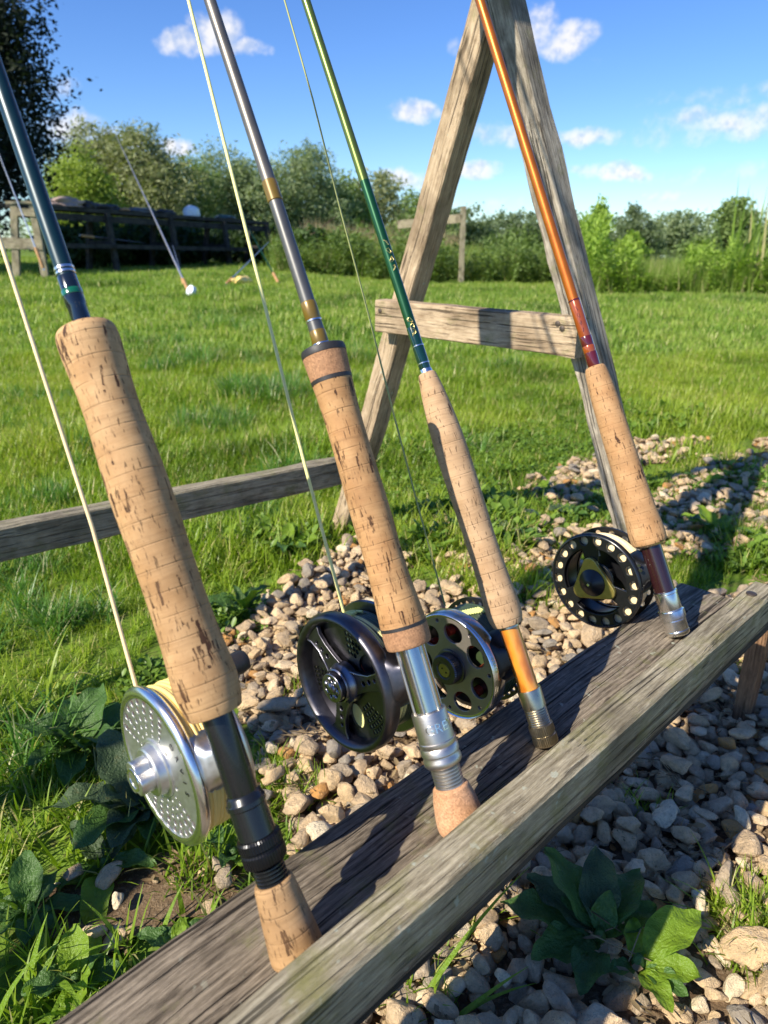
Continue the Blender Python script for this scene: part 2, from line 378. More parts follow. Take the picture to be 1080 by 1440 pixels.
cc = t.mix(t.ramp(n1, [(.36, .45), (.58, 0.)]), cc, (.20, .155, .10))
cc = t.mix(t.ramp(n1, [(.60, 0.), (.75, .5)]), cc, (.66, .58, .44))
cc = t.mix(t.ramp(n2, [(.56, 0.), (.68, .7)]), cc, (.16, .125, .085))
cc = t.mix(t.ramp(n2, [(.30, .5), (.42, 0.)]), cc, (.62, .56, .44))
setb(t, Base_Color=cc, Roughness=.72, Specular_IOR_Level=.35); bump(t, t.m('ADD', n1, t.m('MULTIPLY', n2, .4)), .55, .25); M['stone'] = t.mat
def groundmat(name, c1, c2, c3, s=9):
    t = newmat(name); co = t.n('ShaderNodeTexCoord').outputs['Object']
    a = t.noise(co, s, 8, .7); b = t.noise(co, s*14, 5, .7)
    c = t.mix(t.ramp(a, [(.38, 0.), (.62, 1.)]), c1, c2); c = t.mix(t.ramp(b, [(.5, 0.), (.65, .8)]), c, c3)
    setb(t, Base_Color=c, Roughness=.95, Specular_IOR_Level=.1); bump(t, b, .8, .006); return t.mat
M['lawn'] = groundmat('lawn_turf', (.10, .17, .02), (.15, .23, .03), (.12, .11, .04), 4)
M['soil'] = groundmat('gravel_soil', (.10, .062, .036), (.19, .13, .075), (.30, .22, .14), 14)
M['path'] = groundmat('path_gravel', (.26, .21, .15), (.36, .30, .22), (.45, .38, .29), 30)
M['far_meadow'] = groundmat('far_meadow', (.07, .10, .02), (.10, .13, .03), (.09, .12, .03), .3)
M['grass'] = leafmat('lawn_grass', (.13, .235, .014), (.31, .43, .04), .45, .40, dry=(.52, .46, .18), patch=True)
M['grass_far'] = leafmat('mown_grass', (.15, .27, .03), (.29, .41, .065), .45, .5, dry=(.52, .50, .20), patch=True)
M['tall_grass'] = leafmat('meadow_grass', (.14, .24, .03), (.29, .38, .075), .42, .55, dry=(.50, .44, .22))
M['seed_grass'] = leafmat('seeding_grass', (.30, .25, .13), (.42, .33, .20), .3, .7)
M['litter'] = leafmat('dry_litter', (.12, .07, .03), (.34, .25, .13), .15, .8)
M['grass_lush'] = leafmat('lush_grass', (.05, .15, .018), (.17, .33, .06), .40, .36, dry=(.50, .48, .26))
M['clover'] = leafmat('ground_leaf', (.09, .17, .02), (.20, .31, .045), .35, .42)
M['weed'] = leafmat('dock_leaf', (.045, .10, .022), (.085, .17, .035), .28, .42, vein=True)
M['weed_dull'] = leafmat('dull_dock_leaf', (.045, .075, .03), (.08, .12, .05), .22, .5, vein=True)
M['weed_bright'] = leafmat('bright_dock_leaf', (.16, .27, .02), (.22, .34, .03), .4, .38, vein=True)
M['bark'] = wood('tree_bark', (.06, .05, .04), (.16, .13, .10), seed=9)
def treeleaf(name, a, b): return leafmat(name, a, b, .3, .6)
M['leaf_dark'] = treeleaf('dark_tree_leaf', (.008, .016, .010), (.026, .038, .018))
M['leaf_under'] = treeleaf('undergrowth_leaf', (.018, .04, .012), (.05, .09, .02))  # very dark leaf colour stands in for shade below the far table
M['leaf_under2'] = treeleaf('shaded_bush_leaf', (.04, .085, .02), (.09, .15, .035))  # dark green leaves of the bush at the far table end
M['leaf_olive'] = treeleaf('olive_willow_leaf', (.17, .20, .08), (.32, .34, .16))
M['leaf_lime'] = treeleaf('lime_bush_leaf', (.20, .28, .035), (.32, .40, .07))
M['leaf_mid'] = treeleaf('mid_green_leaf', (.11, .18, .045), (.23, .31, .09))
M['leaf_grey'] = treeleaf('grey_green_leaf', (.15, .21, .09), (.29, .35, .18))
M['leaf_far'] = treeleaf('far_leaf', (.09, .135, .06), (.17, .22, .10))
M['leaf_bright'] = treeleaf('bright_shrub_leaf', (.18, .31, .03), (.34, .46, .08))
M['cloth'] = plain('brown_cloth', (.33, .24, .20), .9, bmp=.5, scale=120)
M['white'] = plain('white_plastic', (.72, .76, .80), .4)
M['water'] = plain('pond_water', (.03, .05, .06), .05)

# ------------------------------------------------------------------ terrain
def sstep(a, b, x):
    t_ = max(0., min(1., (x-a)/(b-a))); return t_*t_*(3-2*t_)
def gz(x, y):
    n = .012*mnoise.noise((x*1.3, y*1.3, 3)) if abs(x)+abs(y) < 40 else 0
    far = sstep(1.5, 5, y)
    left = .20*sstep(5.5, 10.5, y)*sstep(1.0, -2.5, x)*(1-sstep(22, 34, y))
    right = -.10*sstep(10.5, 13, y)*sstep(.5, 4, x)
    return n + .03*far*mnoise.noise((x*.35, y*.35, 7)) + left + right
xs = sorted(set([round(v, 3) for v in np.concatenate([np.linspace(-2, 2, 81), np.linspace(-14, 14, 85), np.array([-900, -400, -200, -100, -60, -35, -22, 22, 35, 60, 100, 200, 400, 900])])]))
ys = sorted(set([round(v, 3) for v in np.concatenate([np.linspace(-1, 3, 81), np.linspace(3, 20, 69), np.array([-60, -20, -8, -3, 24, 30, 40, 60, 90, 150, 300, 600, 1200])])]))
V = [(x, y, gz(x, y)-(0.0 if y < 18 else min(.6, (y-18)*.02))) for y in ys for x in xs]; nx = len(xs)
Fc = [(j*nx+i, j*nx+i+1, (j+1)*nx+i+1, (j+1)*nx+i) for j in range(len(ys)-1) for i in range(nx-1)]
ground = meshobj('ground', V, Fc, M['lawn'], smooth=True); tag(ground, kind='structure')
path = meshobj('gravel_path', [(-5, -6, .004), (4, -6, .004), (4, -.12, .004), (-5, -.12, .004)], [(0, 1, 2, 3)], M['path']); tag(path, kind='structure')

# gravel polygons measured on the ground (x, y in metres from pixels of ground points)
def gp(px, py): p = PZ(px, py, 0); return (p.x, p.y)
gravel_polys = [
    [gp(*q) for q in [(300, 905), (345, 868), (425, 808), (475, 775), (525, 758), (570, 744), (645, 728), (722, 735), (800, 752), (860, 750), (920, 738), (1000, 738), (1090, 760), (1300, 900), (1500, 1300), (1500, 2100), (900, 2600), (540, 2300), (470, 1550), (420, 1300), (395, 1180), (345, 1040), (300, 960)]],
    [gp(*q) for q in [(740, 712), (770, 672), (850, 645), (890, 618), (960, 618), (1090, 628), (1300, 630), (1400, 760), (1090, 770), (980, 742), (900, 735), (820, 735)]],
    [gp(*q) for q in [(30, 1280), (90, 1235), (150, 1215), (200, 1200), (260, 1205), (320, 1230), (330, 1290), (260, 1310), (180, 1320), (120, 1345), (40, 1320)]],
]
def inpoly(x, y, poly):
    c = False; j = len(poly)-1
    for i in range(len(poly)):
        xi, yi = poly[i]; xj, yj = poly[j]
        if (yi > y) != (yj > y) and x < (xj-xi)*(y-yi)/(yj-yi)+xi: c = not c
        j = i
    return c
def gravelness(x, y):
    dx = .035*mnoise.noise((x*9, y*9, 1))+.02*mnoise.noise((x*25, y*25, 4)); dy = .035*mnoise.noise((x*9, y*9, 2))
    if inpoly(x+dx, y+dy, gravel_polys[0]) and not (y > .98 and mnoise.noise((x*6, y*6, 12)) > .22): return 1
    if mnoise.noise((x*5, y*5, 9)) > -.13 and inpoly(x+dx*2, y+dy*2, gravel_polys[1]): return 2
    if inpoly(x+dx, y+dy, gravel_polys[2]): return 3
    return 0
# bed sheet 4 mm over the lawn sheet
st = .02; V = []; Fc = []; idx = {}
def bv(i, j):
    if (i, j) not in idx:
        x, y = i*st, j*st; idx[(i, j)] = len(V); V.append((x, y, gz(x, y)+.004))
    return idx[(i, j)]
gcell = set()
for j in range(-5, 110):
    for i in range(-50, 90):
        if gravelness((i+.5)*st, (j+.5)*st):
            gcell.add((i, j)); Fc.append((bv(i, j), bv(i+1, j), bv(i+1, j+1), bv(i, j+1)))
bed = meshobj('gravel_bed', V, Fc, M['soil'], smooth=True); tag(bed, kind='structure')

# ------------------------------------------------------------------ scatter (one object: templates + points, instanced by geometry nodes)
def scatter(name, templates, pts, rots, scls, mats, parent=None):
    """templates: list of (verts, faces, material index, smooth)"""
    V = []; Fc = []; tid = []; fm = []; sm = []
    for k, (v, f, mi, s_) in enumerate(templates):
        b = len(V); V += [tuple(q) for q in v]; Fc += [tuple(i+b for i in q) for q in f]; tid += [k]*len(v); fm += [mi]*len(f); sm += [s_]*len(f)
    nb = len(V); V += [tuple(p) for p in pts]; tid += [-1]*len(pts)
    me = bpy.data.meshes.new(name); me.from_pydata(V, [], Fc)
    for mm in mats: me.materials.append(mm)
    me.polygons.foreach_set('material_index', fm); me.polygons.foreach_set('use_smooth', sm)
    a = me.attributes.new('tid', 'INT', 'POINT'); a.data.foreach_set('value', tid)
    a = me.attributes.new('rot', 'FLOAT_VECTOR', 'POINT'); arr = np.zeros((len(V), 3), np.float32); arr[nb:] = np.array(rots); a.data.foreach_set('vector', arr.ravel())
    a = me.attributes.new('scl', 'FLOAT_VECTOR', 'POINT'); arr = np.ones((len(V), 3), np.float32); arr[nb:] = np.array(scls); a.data.foreach_set('vector', arr.ravel())
    a = me.attributes.new('var', 'INT', 'POINT'); arr = np.zeros(len(V), np.int32); arr[nb:] = rng.integers(0, len(templates), len(pts)); a.data.foreach_set('value', arr)
    me.update(); o = bpy.data.objects.new(name, me); link(o, parent)
    ng = bpy.data.node_groups.new(name+'_nodes', 'GeometryNodeTree')
    ng.interface.new_socket('Geometry', in_out='INPUT', socket_type='NodeSocketGeometry'); ng.interface.new_socket('Geometry', in_out='OUTPUT', socket_type='NodeSocketGeometry')
    L = ng.links.new; gi = ng.nodes.new('NodeGroupInput'); go = ng.nodes.new('NodeGroupOutput')
    def attr(nm, ty):
        n_ = ng.nodes.new('GeometryNodeInputNamedAttribute'); n_.data_type = ty; n_.inputs['Name'].default_value = nm
        return next(s for s in n_.outputs if s.enabled and s.name == 'Attribute')
    at = attr('tid', 'INT')
    jn = ng.nodes.new('GeometryNodeJoinGeometry')
    def sep(k):
        cmp_ = ng.nodes.new('FunctionNodeCompare'); cmp_.data_type = 'INT'; cmp_.operation = 'EQUAL'
        ii = [s for s in cmp_.inputs if s.enabled]; L(at, ii[0]); ii[1].default_value = k
        s_ = ng.nodes.new('GeometryNodeSeparateGeometry'); s_.domain = 'POINT'; L(gi.outputs[0], s_.inputs['Geometry']); L(cmp_.outputs[0], s_.inputs['Selection']); return s_.outputs[0]
    for k in range(len(templates)):
        g2 = ng.nodes.new('GeometryNodeGeometryToInstance'); L(sep(k), g2.inputs[0]); L(g2.outputs[0], jn.inputs[0])
    ip = ng.nodes.new('GeometryNodeInstanceOnPoints'); L(sep(-1), ip.inputs['Points']); L(jn.outputs[0], ip.inputs['Instance'])
    ip.inputs['Pick Instance'].default_value = True; L(attr('var', 'INT'), ip.inputs['Instance Index'])
    rr = ng.nodes.new('FunctionNodeEulerToRotation'); L(attr('rot', 'FLOAT_VECTOR'), rr.inputs[0]); L(rr.outputs[0], ip.inputs['Rotation'])
    L(attr('scl', 'FLOAT_VECTOR'), ip.inputs['Scale']); L(ip.outputs[0], go.inputs[0])
    md = o.modifiers.new('scatter', 'NODES'); md.node_group = ng
    return o
def inview(x, y, z=0, m=60):
    p = Vector((x, y, z))-CAM; d = p.dot(FWD)
    if d < .05: return False
    q = proj((x, y, z)); return -m < q[0] < 1080+m and -m < q[1] < 1440+m

# ------------------------------------------------------------------ stones
def stone_mesh(k, sub=3):
    bm = bmesh.new(); bmesh.ops.create_icosphere(bm, subdivisions=sub, radius=1.0)
    r_ = random.Random(k*11+5); ax = (1.0, r_.uniform(.55, .92), r_.uniform(.36, .72)); off = Vector((k*5.3, k*2.1, 0))
    planes = [(Vector((r_.gauss(0, 1), r_.gauss(0, 1), r_.gauss(0, 1))).normalized(), r_.uniform(.50, .85)) for _ in range(12)]
    for v in bm.verts:
        p = v.co.copy()
        for nn, d in planes:                      # flats of broken flint
            e = p.dot(nn)-d
            if e > 0: p -= nn*e*.93
        p *= 1+.22*mnoise.noise(p*1.3+off)+.07*mnoise.noise(p*3.5+off)+.03*mnoise.noise(p*8+off)
        v.co = Vector((p.x*ax[0], p.y*ax[1], p.z*ax[2]))
    V = [v.co.copy() for v in bm.verts]; Fc = [tuple(v.index for v in f.verts) for f in bm.faces]; bm.free(); return V, Fc
stones_t = [stone_mesh(k) for k in range(14)]
cand = []; PLANTS = [gp(885, 1385), gp(835, 1335), gp(925, 1370)]
def add_layer(step, rmin, rmax, lift, keep):
    for (i, j) in gcell:
        x0, y0 = i*st, j*st
        nper = (st/step)**2; c = int(nper) + (random.random() < nper % 1)
        for _ in range(c):
            if random.random() > keep: continue
            x = x0+random.random()*st; y = y0+random.random()*st
            g = gravelness(x, y)
            if not g: continue
            if g == 3 and random.random() > .10: continue
            if lift > .9 and any((x-qx)**2+(y-qy)**2 < .0042 for qx, qy in PLANTS): continue
            # broad grassy tongues in the near bed
            r = random.uniform(rmin, rmax)*(1.15 if random.random() < .12 else 1)
            if not inview(x, y, 0, 260): continue
            cand.append([x, y, gz(x, y)+.004+r*lift, r])
add_layer(.0160, .0075, .0135, .30, 1.0)
add_layer(.019, .0080, .0150, 1.00, .95)
add_layer(.024, .0080, .0150, 1.70, .55)
add_layer(.048, .011, .0195, 1.20, .8)
add_layer(.013, .003, .0075, .6, .8)
# thin out heavy overlap of the large ones
cell = {}; kept = []
for c_ in sorted(cand, key=lambda q: -q[3]):
    x, y, z, r = c_; key = (int(x//.03), int(y//.03)); bad = False
    for a in (-1, 0, 1):
        for b in (-1, 0, 1):
            for q in cell.get((key[0]+a, key[1]+b), ()):
                if (q[0]-x)**2+(q[1]-y)**2+(1.6*(q[2]-z))**2 < (.80*(q[3]+r))**2*.50: bad = True
    if not bad: kept.append(c_); cell.setdefault(key, []).append(c_)
def shown(c_):
    p = Vector((c_[0], c_[1], c_[2]))-CAM; d = p.dot(FWD)
    if not inview(c_[0], c_[1], c_[2], -5): return 0
    s_, t_ = Vector((c_[0], c_[1], 0)).dot(U), Vector((c_[0], c_[1], 0)).dot(NN)
    return c_[3]/d*(1 if c_[2] > .012 else .4)
kept.sort(key=shown, reverse=True)
EUL = lambda: (random.uniform(-.5, .5), random.uniform(-.5, .5), random.uniform(0, 6.28))
stone_data = []
for k, (v, f) in enumerate(stones_t):
    me = bpy.data.meshes.new('stone'); me.from_pydata([tuple(q) for q in v], [], f); me.materials.append(M['stone'])
    me.polygons.foreach_set('use_smooth', [True]*len(f)); stone_data.append(me)
for x, y, z, r in kept[:300]:
    o = bpy.data.objects.new('stone', random.choice(stone_data)); o.parent = bed; o.location = (x, y, z)
    o.rotation_euler = EUL(); s_ = r*1.12; o.scale = (s_*random.uniform(.85, 1.25), s_, s_*random.uniform(.85, 1.1)); C.objects.link(o)
rest = kept[300:]
g = scatter('gravel', [(v, f, 0, True) for v, f in stones_t], [c_[:3] for c_ in rest], [EUL() for _ in rest],
            [(c_[3]*random.uniform(.9, 1.35), c_[3]*1.1, c_[3]*random.uniform(.85, 1.1)) for c_ in rest], [M['stone']], bed)
tag(g, kind='stuff')

# ------------------------------------------------------------------ grass
def blade(x, y, L_, w_, az, lean, curl, seg=4):
    V = []; Fc = []; d = Vector((math.cos(az), math.sin(az), 0)); s_ = Vector((-d.y, d.x, 0)); p = Vector((x, y, -.004)); an = lean
    for i in range(seg+1):
        ww = w_*(1-(i/seg)**1.6)*.5+.00012
        V += [p-s_*ww, p+s_*ww]
        p = p+(Vector((0, 0, 1))*math.cos(an)+d*math.sin(an))*(L_/seg); an += curl/seg
    for i in range(seg): Fc.append((2*i, 2*i+1, 2*i+3, 2*i+2))
    return V, Fc
def tuft(nb, rad, L0, L1, w0, w1, rnd, lean=.55, curl=1.1, seg=4):
    return join(*[blade(rnd.uniform(-rad, rad), rnd.uniform(-rad, rad), rnd.uniform(L0, L1), rnd.uniform(w0, w1), rnd.uniform(0, 6.28), rnd.uniform(.02, lean), rnd.uniform(.1, curl), seg) for _ in range(nb)])
rt_ = random.Random(21)
near_t = [tuft(16, .022, .022, .062, .0018, .0034, rt_, .8, 1.5) for _ in range(7)]
mid_t = [tuft(34, .055, .030, .070, .0028, .005, rt_, .7, 1.4, 3) for _ in range(6)]
far_t = [tuft(60, .16, .035, .075, .006, .011, rt_, .6, 1.0, 2) for _ in range(5)]
def gpts(y0, y1, dens, xs_=.60, xm=.35, cond=None):
    out = []; area = 0; n = int((y1-y0)*dens*2*(xs_*(y0+y1)/2+xm))
    k = 0
    while k < n:
        y = random.uniform(y0, y1); hw = xs_*y+xm
        if random.random() > hw/(xs_*y1+xm): continue
        x = random.uniform(-hw, hw); k += 1
        if cond and not cond(x, y): continue
        out.append((x, y))
    return out
def lush(x, y): return .62+.95*max(0, mnoise.noise((x*2.6, y*2.6, 5))+.15)
def sparse_edge(x, y):
    if gravelness(x, y): return False
    # worn edge by the gravel: thin grass
    for a in range(6):
        if gravelness(x+.10*math.cos(a*1.05), y+.10*math.sin(a*1.05)): return random.random() < .42
    return True
pts = [(x, y) for x, y in gpts(.0, 1.35, 2600, cond=sparse_edge)]
# tufts growing in the gravel
def clump(cx, cy, rad, n):
    for _ in range(n):
        a = random.uniform(0, 6.28); r_ = rad*math.sqrt(random.random()); pts.append((cx+r_*math.cos(a), cy+r_*math.sin(a)))
for px, py, rad, n in [(650, 800, .05, 26), (755, 838, .07, 60), (620, 780, .04, 20), (575, 790, .03, 14), (700, 760, .09, 80), (745, 745, .10, 90), (800, 755, .06, 45), (960, 790, .10, 90), (1010, 760, .08, 70), (900, 745, .06, 36), (880, 680, .05, 30), (960, 680, .07, 34), (1040, 660, .06, 24), (1065, 1300, .035, 50), (1050, 1340, .03, 24), (400, 1120, .03, 16), (380, 1080, .02, 10), (300, 1240, .03, 10), (700, 600, .2, 60), (1000, 700, .12, 40), (560, 1400, .04, 14), (640, 1290, .03, 10), (930, 800, .08, 40), (840, 660, .08, 30), (1080, 700, .15, 60), (780, 700, .08, 40), (1020, 690, .10, 50), (900, 710, .08, 36), (590, 765, .05, 30), (535, 770, .05, 24), (820, 700, .08, 50), (960, 735, .08, 50), (1060, 740, .10, 70), (700, 790, .04, 24), (800, 690, .07, 40), (690, 850, .03, 14), (470, 830, .02, 8), (1000, 655, .07, 40), (870, 735, .05, 30), (430, 985, .02, 6), (640, 830, .03, 16), (1040, 950, .03, 10), (900, 1150, .02, 6)]:
    cx, cy = gp(px, py); clump(cx, cy, rad, n)
def mk(pts, s0, s1, tall=1.0, bump_=0.0):
    P_ = []; Rr = []; S = []
    for x, y in pts:
        P_.append((x, y, gz(x, y)+bump_)); Rr.append((random.uniform(-.15, .15), random.uniform(-.15, .15), random.uniform(0, 6.28)))
        s_ = random.uniform(s0, s1)*lush(x, y); S.append((s_, s_, s_*tall*random.uniform(.8, 1.2)))
    return P_, Rr, S
P_, Rr, S = mk(pts, .7, 1.15)
tag(scatter('lawn_grass', [(v, f, 0, True) for v, f in near_t], P_, Rr, S, [M['grass']]), 'short green lawn grass around the gravel and the rack', 'grass', kind='stuff')
def taperd(x, y): return sparse_edge(x, y) if y < 2.4 else True
P_, Rr, S = mk(gpts(1.3, 4.2, 950, cond=taperd), .75, 1.2)
tag(scatter('meadow_turf', [(v, f, 0, True) for v, f in mid_t], P_, Rr, S, [M['grass']]), 'bright green turf of the lawn behind the rack', 'grass', kind='stuff')
P_, Rr, S = mk(gpts(4.1, 20, 100, .56, .5), .8, 1.25, .9)
tag(scatter('mown_lawn', [(v, f, 0, True) for v, f in far_t], P_, Rr, S, [M['grass_far']]), 'sunlit mown lawn reaching back to the bushes', 'grass', kind='stuff')
# long lush tussocks
tall_t = [tuft(30, .03, .08, .17, .003, .0055, rt_, .7, 1.9, 5) for _ in range(4)]
pts = []
for px, py, rad, n in [(300, 600, .16, 50), (380, 560, .18, 60), (420, 690, .12, 24), (250, 520, .18, 30), (440, 540, .2, 30), (150, 640, .14, 20), (60, 560, .2, 24), (480, 500, .3, 30), (330, 460, .4, 30), (700, 520, .25, 16), (20, 820, .08, 16), (350, 720, .08, 8), (60, 720, .12, 12), (80, 860, .08, 10), (30, 900, .08, 9), (120, 880, .06, 6), (220, 480, .2, 14), (330, 510, .2, 18), (20, 600, .2, 12), (60, 1060, .04, 5), (640, 640, .1, 6)]:
    cx, cy = gp(px, py); clump(cx, cy, rad, n)
P_, Rr, S = mk(pts, .55, .95)
tag(scatter('grass_tussocks', [(v, f, 0, True) for v, f in tall_t], P_, Rr, S, [M['grass_lush']]), 'longer arching grass tussocks standing in the lawn', 'grass', kind='stuff')
# small broad-leaved ground cover
def leaflet(L_, w_, az, el, x, y, z=0):
    d = Vector((math.cos(az)*math.cos(el), math.sin(az)*math.cos(el), math.sin(el))); s_ = Vector((-math.sin(az), math.cos(az), 0)); nn = s_.cross(d)
    o = Vector((x, y, z)); V = [o, o+d*L_*.4+s_*w_*.5-nn*w_*.1, o+d*L_*.5-nn*-w_*.08, o+d*L_*.4-s_*w_*.5-nn*w_*.1, o+d*L_*.8+s_*w_*.38, o+d*L_*.8-s_*w_*.38, o+d*L_]
    return V, [(0, 1, 2), (0, 2, 3), (1, 4, 2), (2, 4, 6), (2, 6, 5), (2, 5, 3)]
cov_t = [join(*[leaflet(rt_.uniform(.010, .024), rt_.uniform(.007, .013), rt_.uniform(0, 6.28), rt_.uniform(.1, .9), rt_.uniform(-.02, .02), rt_.uniform(-.02, .02), rt_.uniform(.002, .02)) for _ in range(16)]) for _ in range(5)]
pts = []
for px, py, rad, n in [(700, 640, .26, 240), (600, 700, .18, 150), (780, 620, .22, 150), (740, 740, .12, 70), (400, 760, .10, 60), (330, 880, .06, 36), (990, 770, .12, 60), (230, 960, .05, 36), (880, 590, .25, 110), (560, 640, .16, 90), (520, 740, .08, 50), (820, 720, .12, 80), (940, 700, .14, 90), (690, 770, .07, 50), (1060, 690, .14, 70), (590, 780, .05, 24)]:
    cx, cy = gp(px, py); clump(cx, cy, rad, n)
P_, Rr, S = mk(pts, .6, 1.3, bump_=.006)
tag(scatter('ground_cover', [(v, f, 0, True) for v, f in cov_t], P_, Rr, S, [M['clover']]), 'low clover-like leaves creeping between lawn and gravel', 'ground cover', kind='stuff')

lit_t = [join(*[leaflet(rt_.uniform(.006, .018), rt_.uniform(.002, .007), rt_.uniform(0, 6.28), rt_.uniform(-.2, .5), rt_.uniform(-.02, .02), rt_.uniform(-.02, .02), rt_.uniform(.0, .012)) for _ in range(7)]+
    [tube([Vector((rt_.uniform(-.03, .03), rt_.uniform(-.03, .03), .008)), Vector((rt_.uniform(-.03, .03), rt_.uniform(-.03, .03), .012))], .0006, 4) for _ in range(3)]) for _ in range(4)]
P_ = []
gl = sorted(gcell)
for k in range(750):
    i, j = random.choice(gl); x, y = (i+random.random())*st, (j+random.random())*st
    if inview(x, y, 0, 100): P_.append((x, y, gz(x, y)+(random.uniform(.006, .022) if gravelness(x, y) < 3 else .005)))
tag(scatter('dry_litter', [(v, f, 0, True) for v, f in lit_t], P_, [(random.uniform(-.4, .4), random.uniform(-.4, .4), random.uniform(0, 6.28)) for _ in P_], [(s_, s_, s_) for s_ in [random.uniform(.5, 1.1) for _ in P_]], [M['litter']]), 'dry leaf scraps and straw caught between the pebbles', 'litter', kind='stuff')
# ------------------------------------------------------------------ broad-leaved weeds
def big_leaf(L_, w_, az, el, droop, rnd, seg=14, wav=.16, ribs=True):
    V = []; Fc = []; d0 = Vector((math.cos(az), math.sin(az), 0)); s_ = Vector((-d0.y, d0.x, 0)); p = Vector((0, 0, 0)); an = el; ph = rnd.uniform(0, 6)
    tw = rnd.uniform(-.4, .4); nc = 6
    for i in range(seg+1):
        f = i/seg; prof = (math.sin(math.pi*min(1, max(0, (f-.12)/.9))**.85) if f > .12 else 0.0)
        ww = w_*(.07+.93*prof)*.5 if f < 1 else w_*.02
        dirr = d0*math.cos(an)+Vector((0, 0, 1))*math.sin(an); nn = (-d0*math.sin(an)+Vector((0, 0, 1))*math.cos(an))
        sd = (s_*math.cos(tw*f)+nn*math.sin(tw*f))
        for k in range(nc+1):
            q = (k/nc-.5)*2
            edge = ww*(1+wav*.35*math.sin(i*1.1+ph)*abs(q))
            up = abs(q)**1.5*ww*.42 + (wav*w_*.60*math.sin(i*1.25+ph+(0 if q < 0 else 2))*abs(q)) + (0.03*w_ if k % 2 else 0)*prof
            V.append(p+sd*q*edge+nn*up)
        p = p+dirr*(L_/seg); an -= droop/seg
    for i in range(seg):
        for k in range(nc): a = i*(nc+1)+k; Fc.append((a, a+1, a+nc+2, a+nc+1))
    return V, Fc
def weed(px, py, label, leaves, seed, mats=None, z0=.008, name='broadleaf_weed', cat='weed', group='broad-leaved weeds among grass and gravel'):
    rnd = random.Random(seed); x, y = gp(px, py); root = empty(name, Vector((x, y, gz(x, y)+z0)), label, cat, group)
    Mx = WM[root]
    for (L_, w_, azd, eld, droop, mk_) in leaves:
        if name == 'plantain_plant': L_, w_, eld = L_*.80, w_*.78, eld*.8
        v, f = big_leaf(L_, w_, R(azd), R(eld+8), droop, rnd)
        o = meshobj('leaf', v, f, M[mk_], root, Mx, smooth=True)
    v, f = lathe([(0, .004), (.006, .006), (.014, .003)], 8); meshobj('crown_base', v, f, M['weed'], root, Mx, smooth=True)
    return root
def rosette(n, L0, L1, ratio, el0, el1, mats, seed, az0=0, az1=360, droop=(.6, 1.4)):
    rnd = random.Random(seed); out = []
    for k in range(n):
        L_ = rnd.uniform(L0, L1); out.append((L_, L_*ratio*rnd.uniform(.85, 1.15), az0+(az1-az0)*(k+rnd.uniform(-.3, .3))/n, rnd.uniform(el0, el1), rnd.uniform(*droop), rnd.choice(mats)))
    return out
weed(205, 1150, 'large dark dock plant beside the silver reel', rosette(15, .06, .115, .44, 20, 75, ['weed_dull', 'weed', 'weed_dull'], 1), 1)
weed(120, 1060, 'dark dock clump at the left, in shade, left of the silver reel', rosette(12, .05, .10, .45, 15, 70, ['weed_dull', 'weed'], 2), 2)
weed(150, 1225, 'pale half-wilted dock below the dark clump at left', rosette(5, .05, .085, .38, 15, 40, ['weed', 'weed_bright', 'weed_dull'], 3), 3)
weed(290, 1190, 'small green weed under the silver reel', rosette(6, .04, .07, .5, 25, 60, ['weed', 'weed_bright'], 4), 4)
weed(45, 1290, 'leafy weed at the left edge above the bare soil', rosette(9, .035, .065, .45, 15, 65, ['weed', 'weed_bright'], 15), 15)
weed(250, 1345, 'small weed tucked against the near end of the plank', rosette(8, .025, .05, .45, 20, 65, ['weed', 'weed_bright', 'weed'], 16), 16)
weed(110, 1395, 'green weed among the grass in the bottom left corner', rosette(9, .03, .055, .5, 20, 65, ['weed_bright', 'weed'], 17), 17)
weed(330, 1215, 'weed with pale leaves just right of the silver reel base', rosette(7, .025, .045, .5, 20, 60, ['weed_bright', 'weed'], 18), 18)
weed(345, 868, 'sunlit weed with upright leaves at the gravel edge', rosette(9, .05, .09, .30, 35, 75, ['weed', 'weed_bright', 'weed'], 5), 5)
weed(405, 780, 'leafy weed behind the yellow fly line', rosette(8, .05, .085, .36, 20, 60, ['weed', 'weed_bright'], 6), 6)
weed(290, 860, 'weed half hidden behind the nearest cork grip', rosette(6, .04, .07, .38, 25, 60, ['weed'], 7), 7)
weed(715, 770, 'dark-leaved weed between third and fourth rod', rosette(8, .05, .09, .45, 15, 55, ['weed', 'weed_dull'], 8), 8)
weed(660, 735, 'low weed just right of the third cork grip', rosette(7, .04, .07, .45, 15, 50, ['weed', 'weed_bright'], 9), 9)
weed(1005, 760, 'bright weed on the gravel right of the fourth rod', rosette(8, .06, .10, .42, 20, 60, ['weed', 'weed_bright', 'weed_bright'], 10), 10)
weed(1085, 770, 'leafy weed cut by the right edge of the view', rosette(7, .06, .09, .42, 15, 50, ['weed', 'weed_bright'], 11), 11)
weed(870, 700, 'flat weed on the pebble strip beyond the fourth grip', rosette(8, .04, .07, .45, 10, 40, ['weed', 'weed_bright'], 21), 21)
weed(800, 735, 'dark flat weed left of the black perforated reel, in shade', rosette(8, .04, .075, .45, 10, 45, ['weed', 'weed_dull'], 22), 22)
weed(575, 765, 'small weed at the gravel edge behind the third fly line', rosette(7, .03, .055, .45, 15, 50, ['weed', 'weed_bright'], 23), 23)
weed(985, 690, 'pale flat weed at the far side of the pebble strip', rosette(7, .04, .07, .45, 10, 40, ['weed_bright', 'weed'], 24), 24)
weed(760, 700, 'small weed on the worn lawn behind the gravel', rosette(6, .04, .06, .5, 15, 45, ['weed_bright', 'weed'], 12), 12)
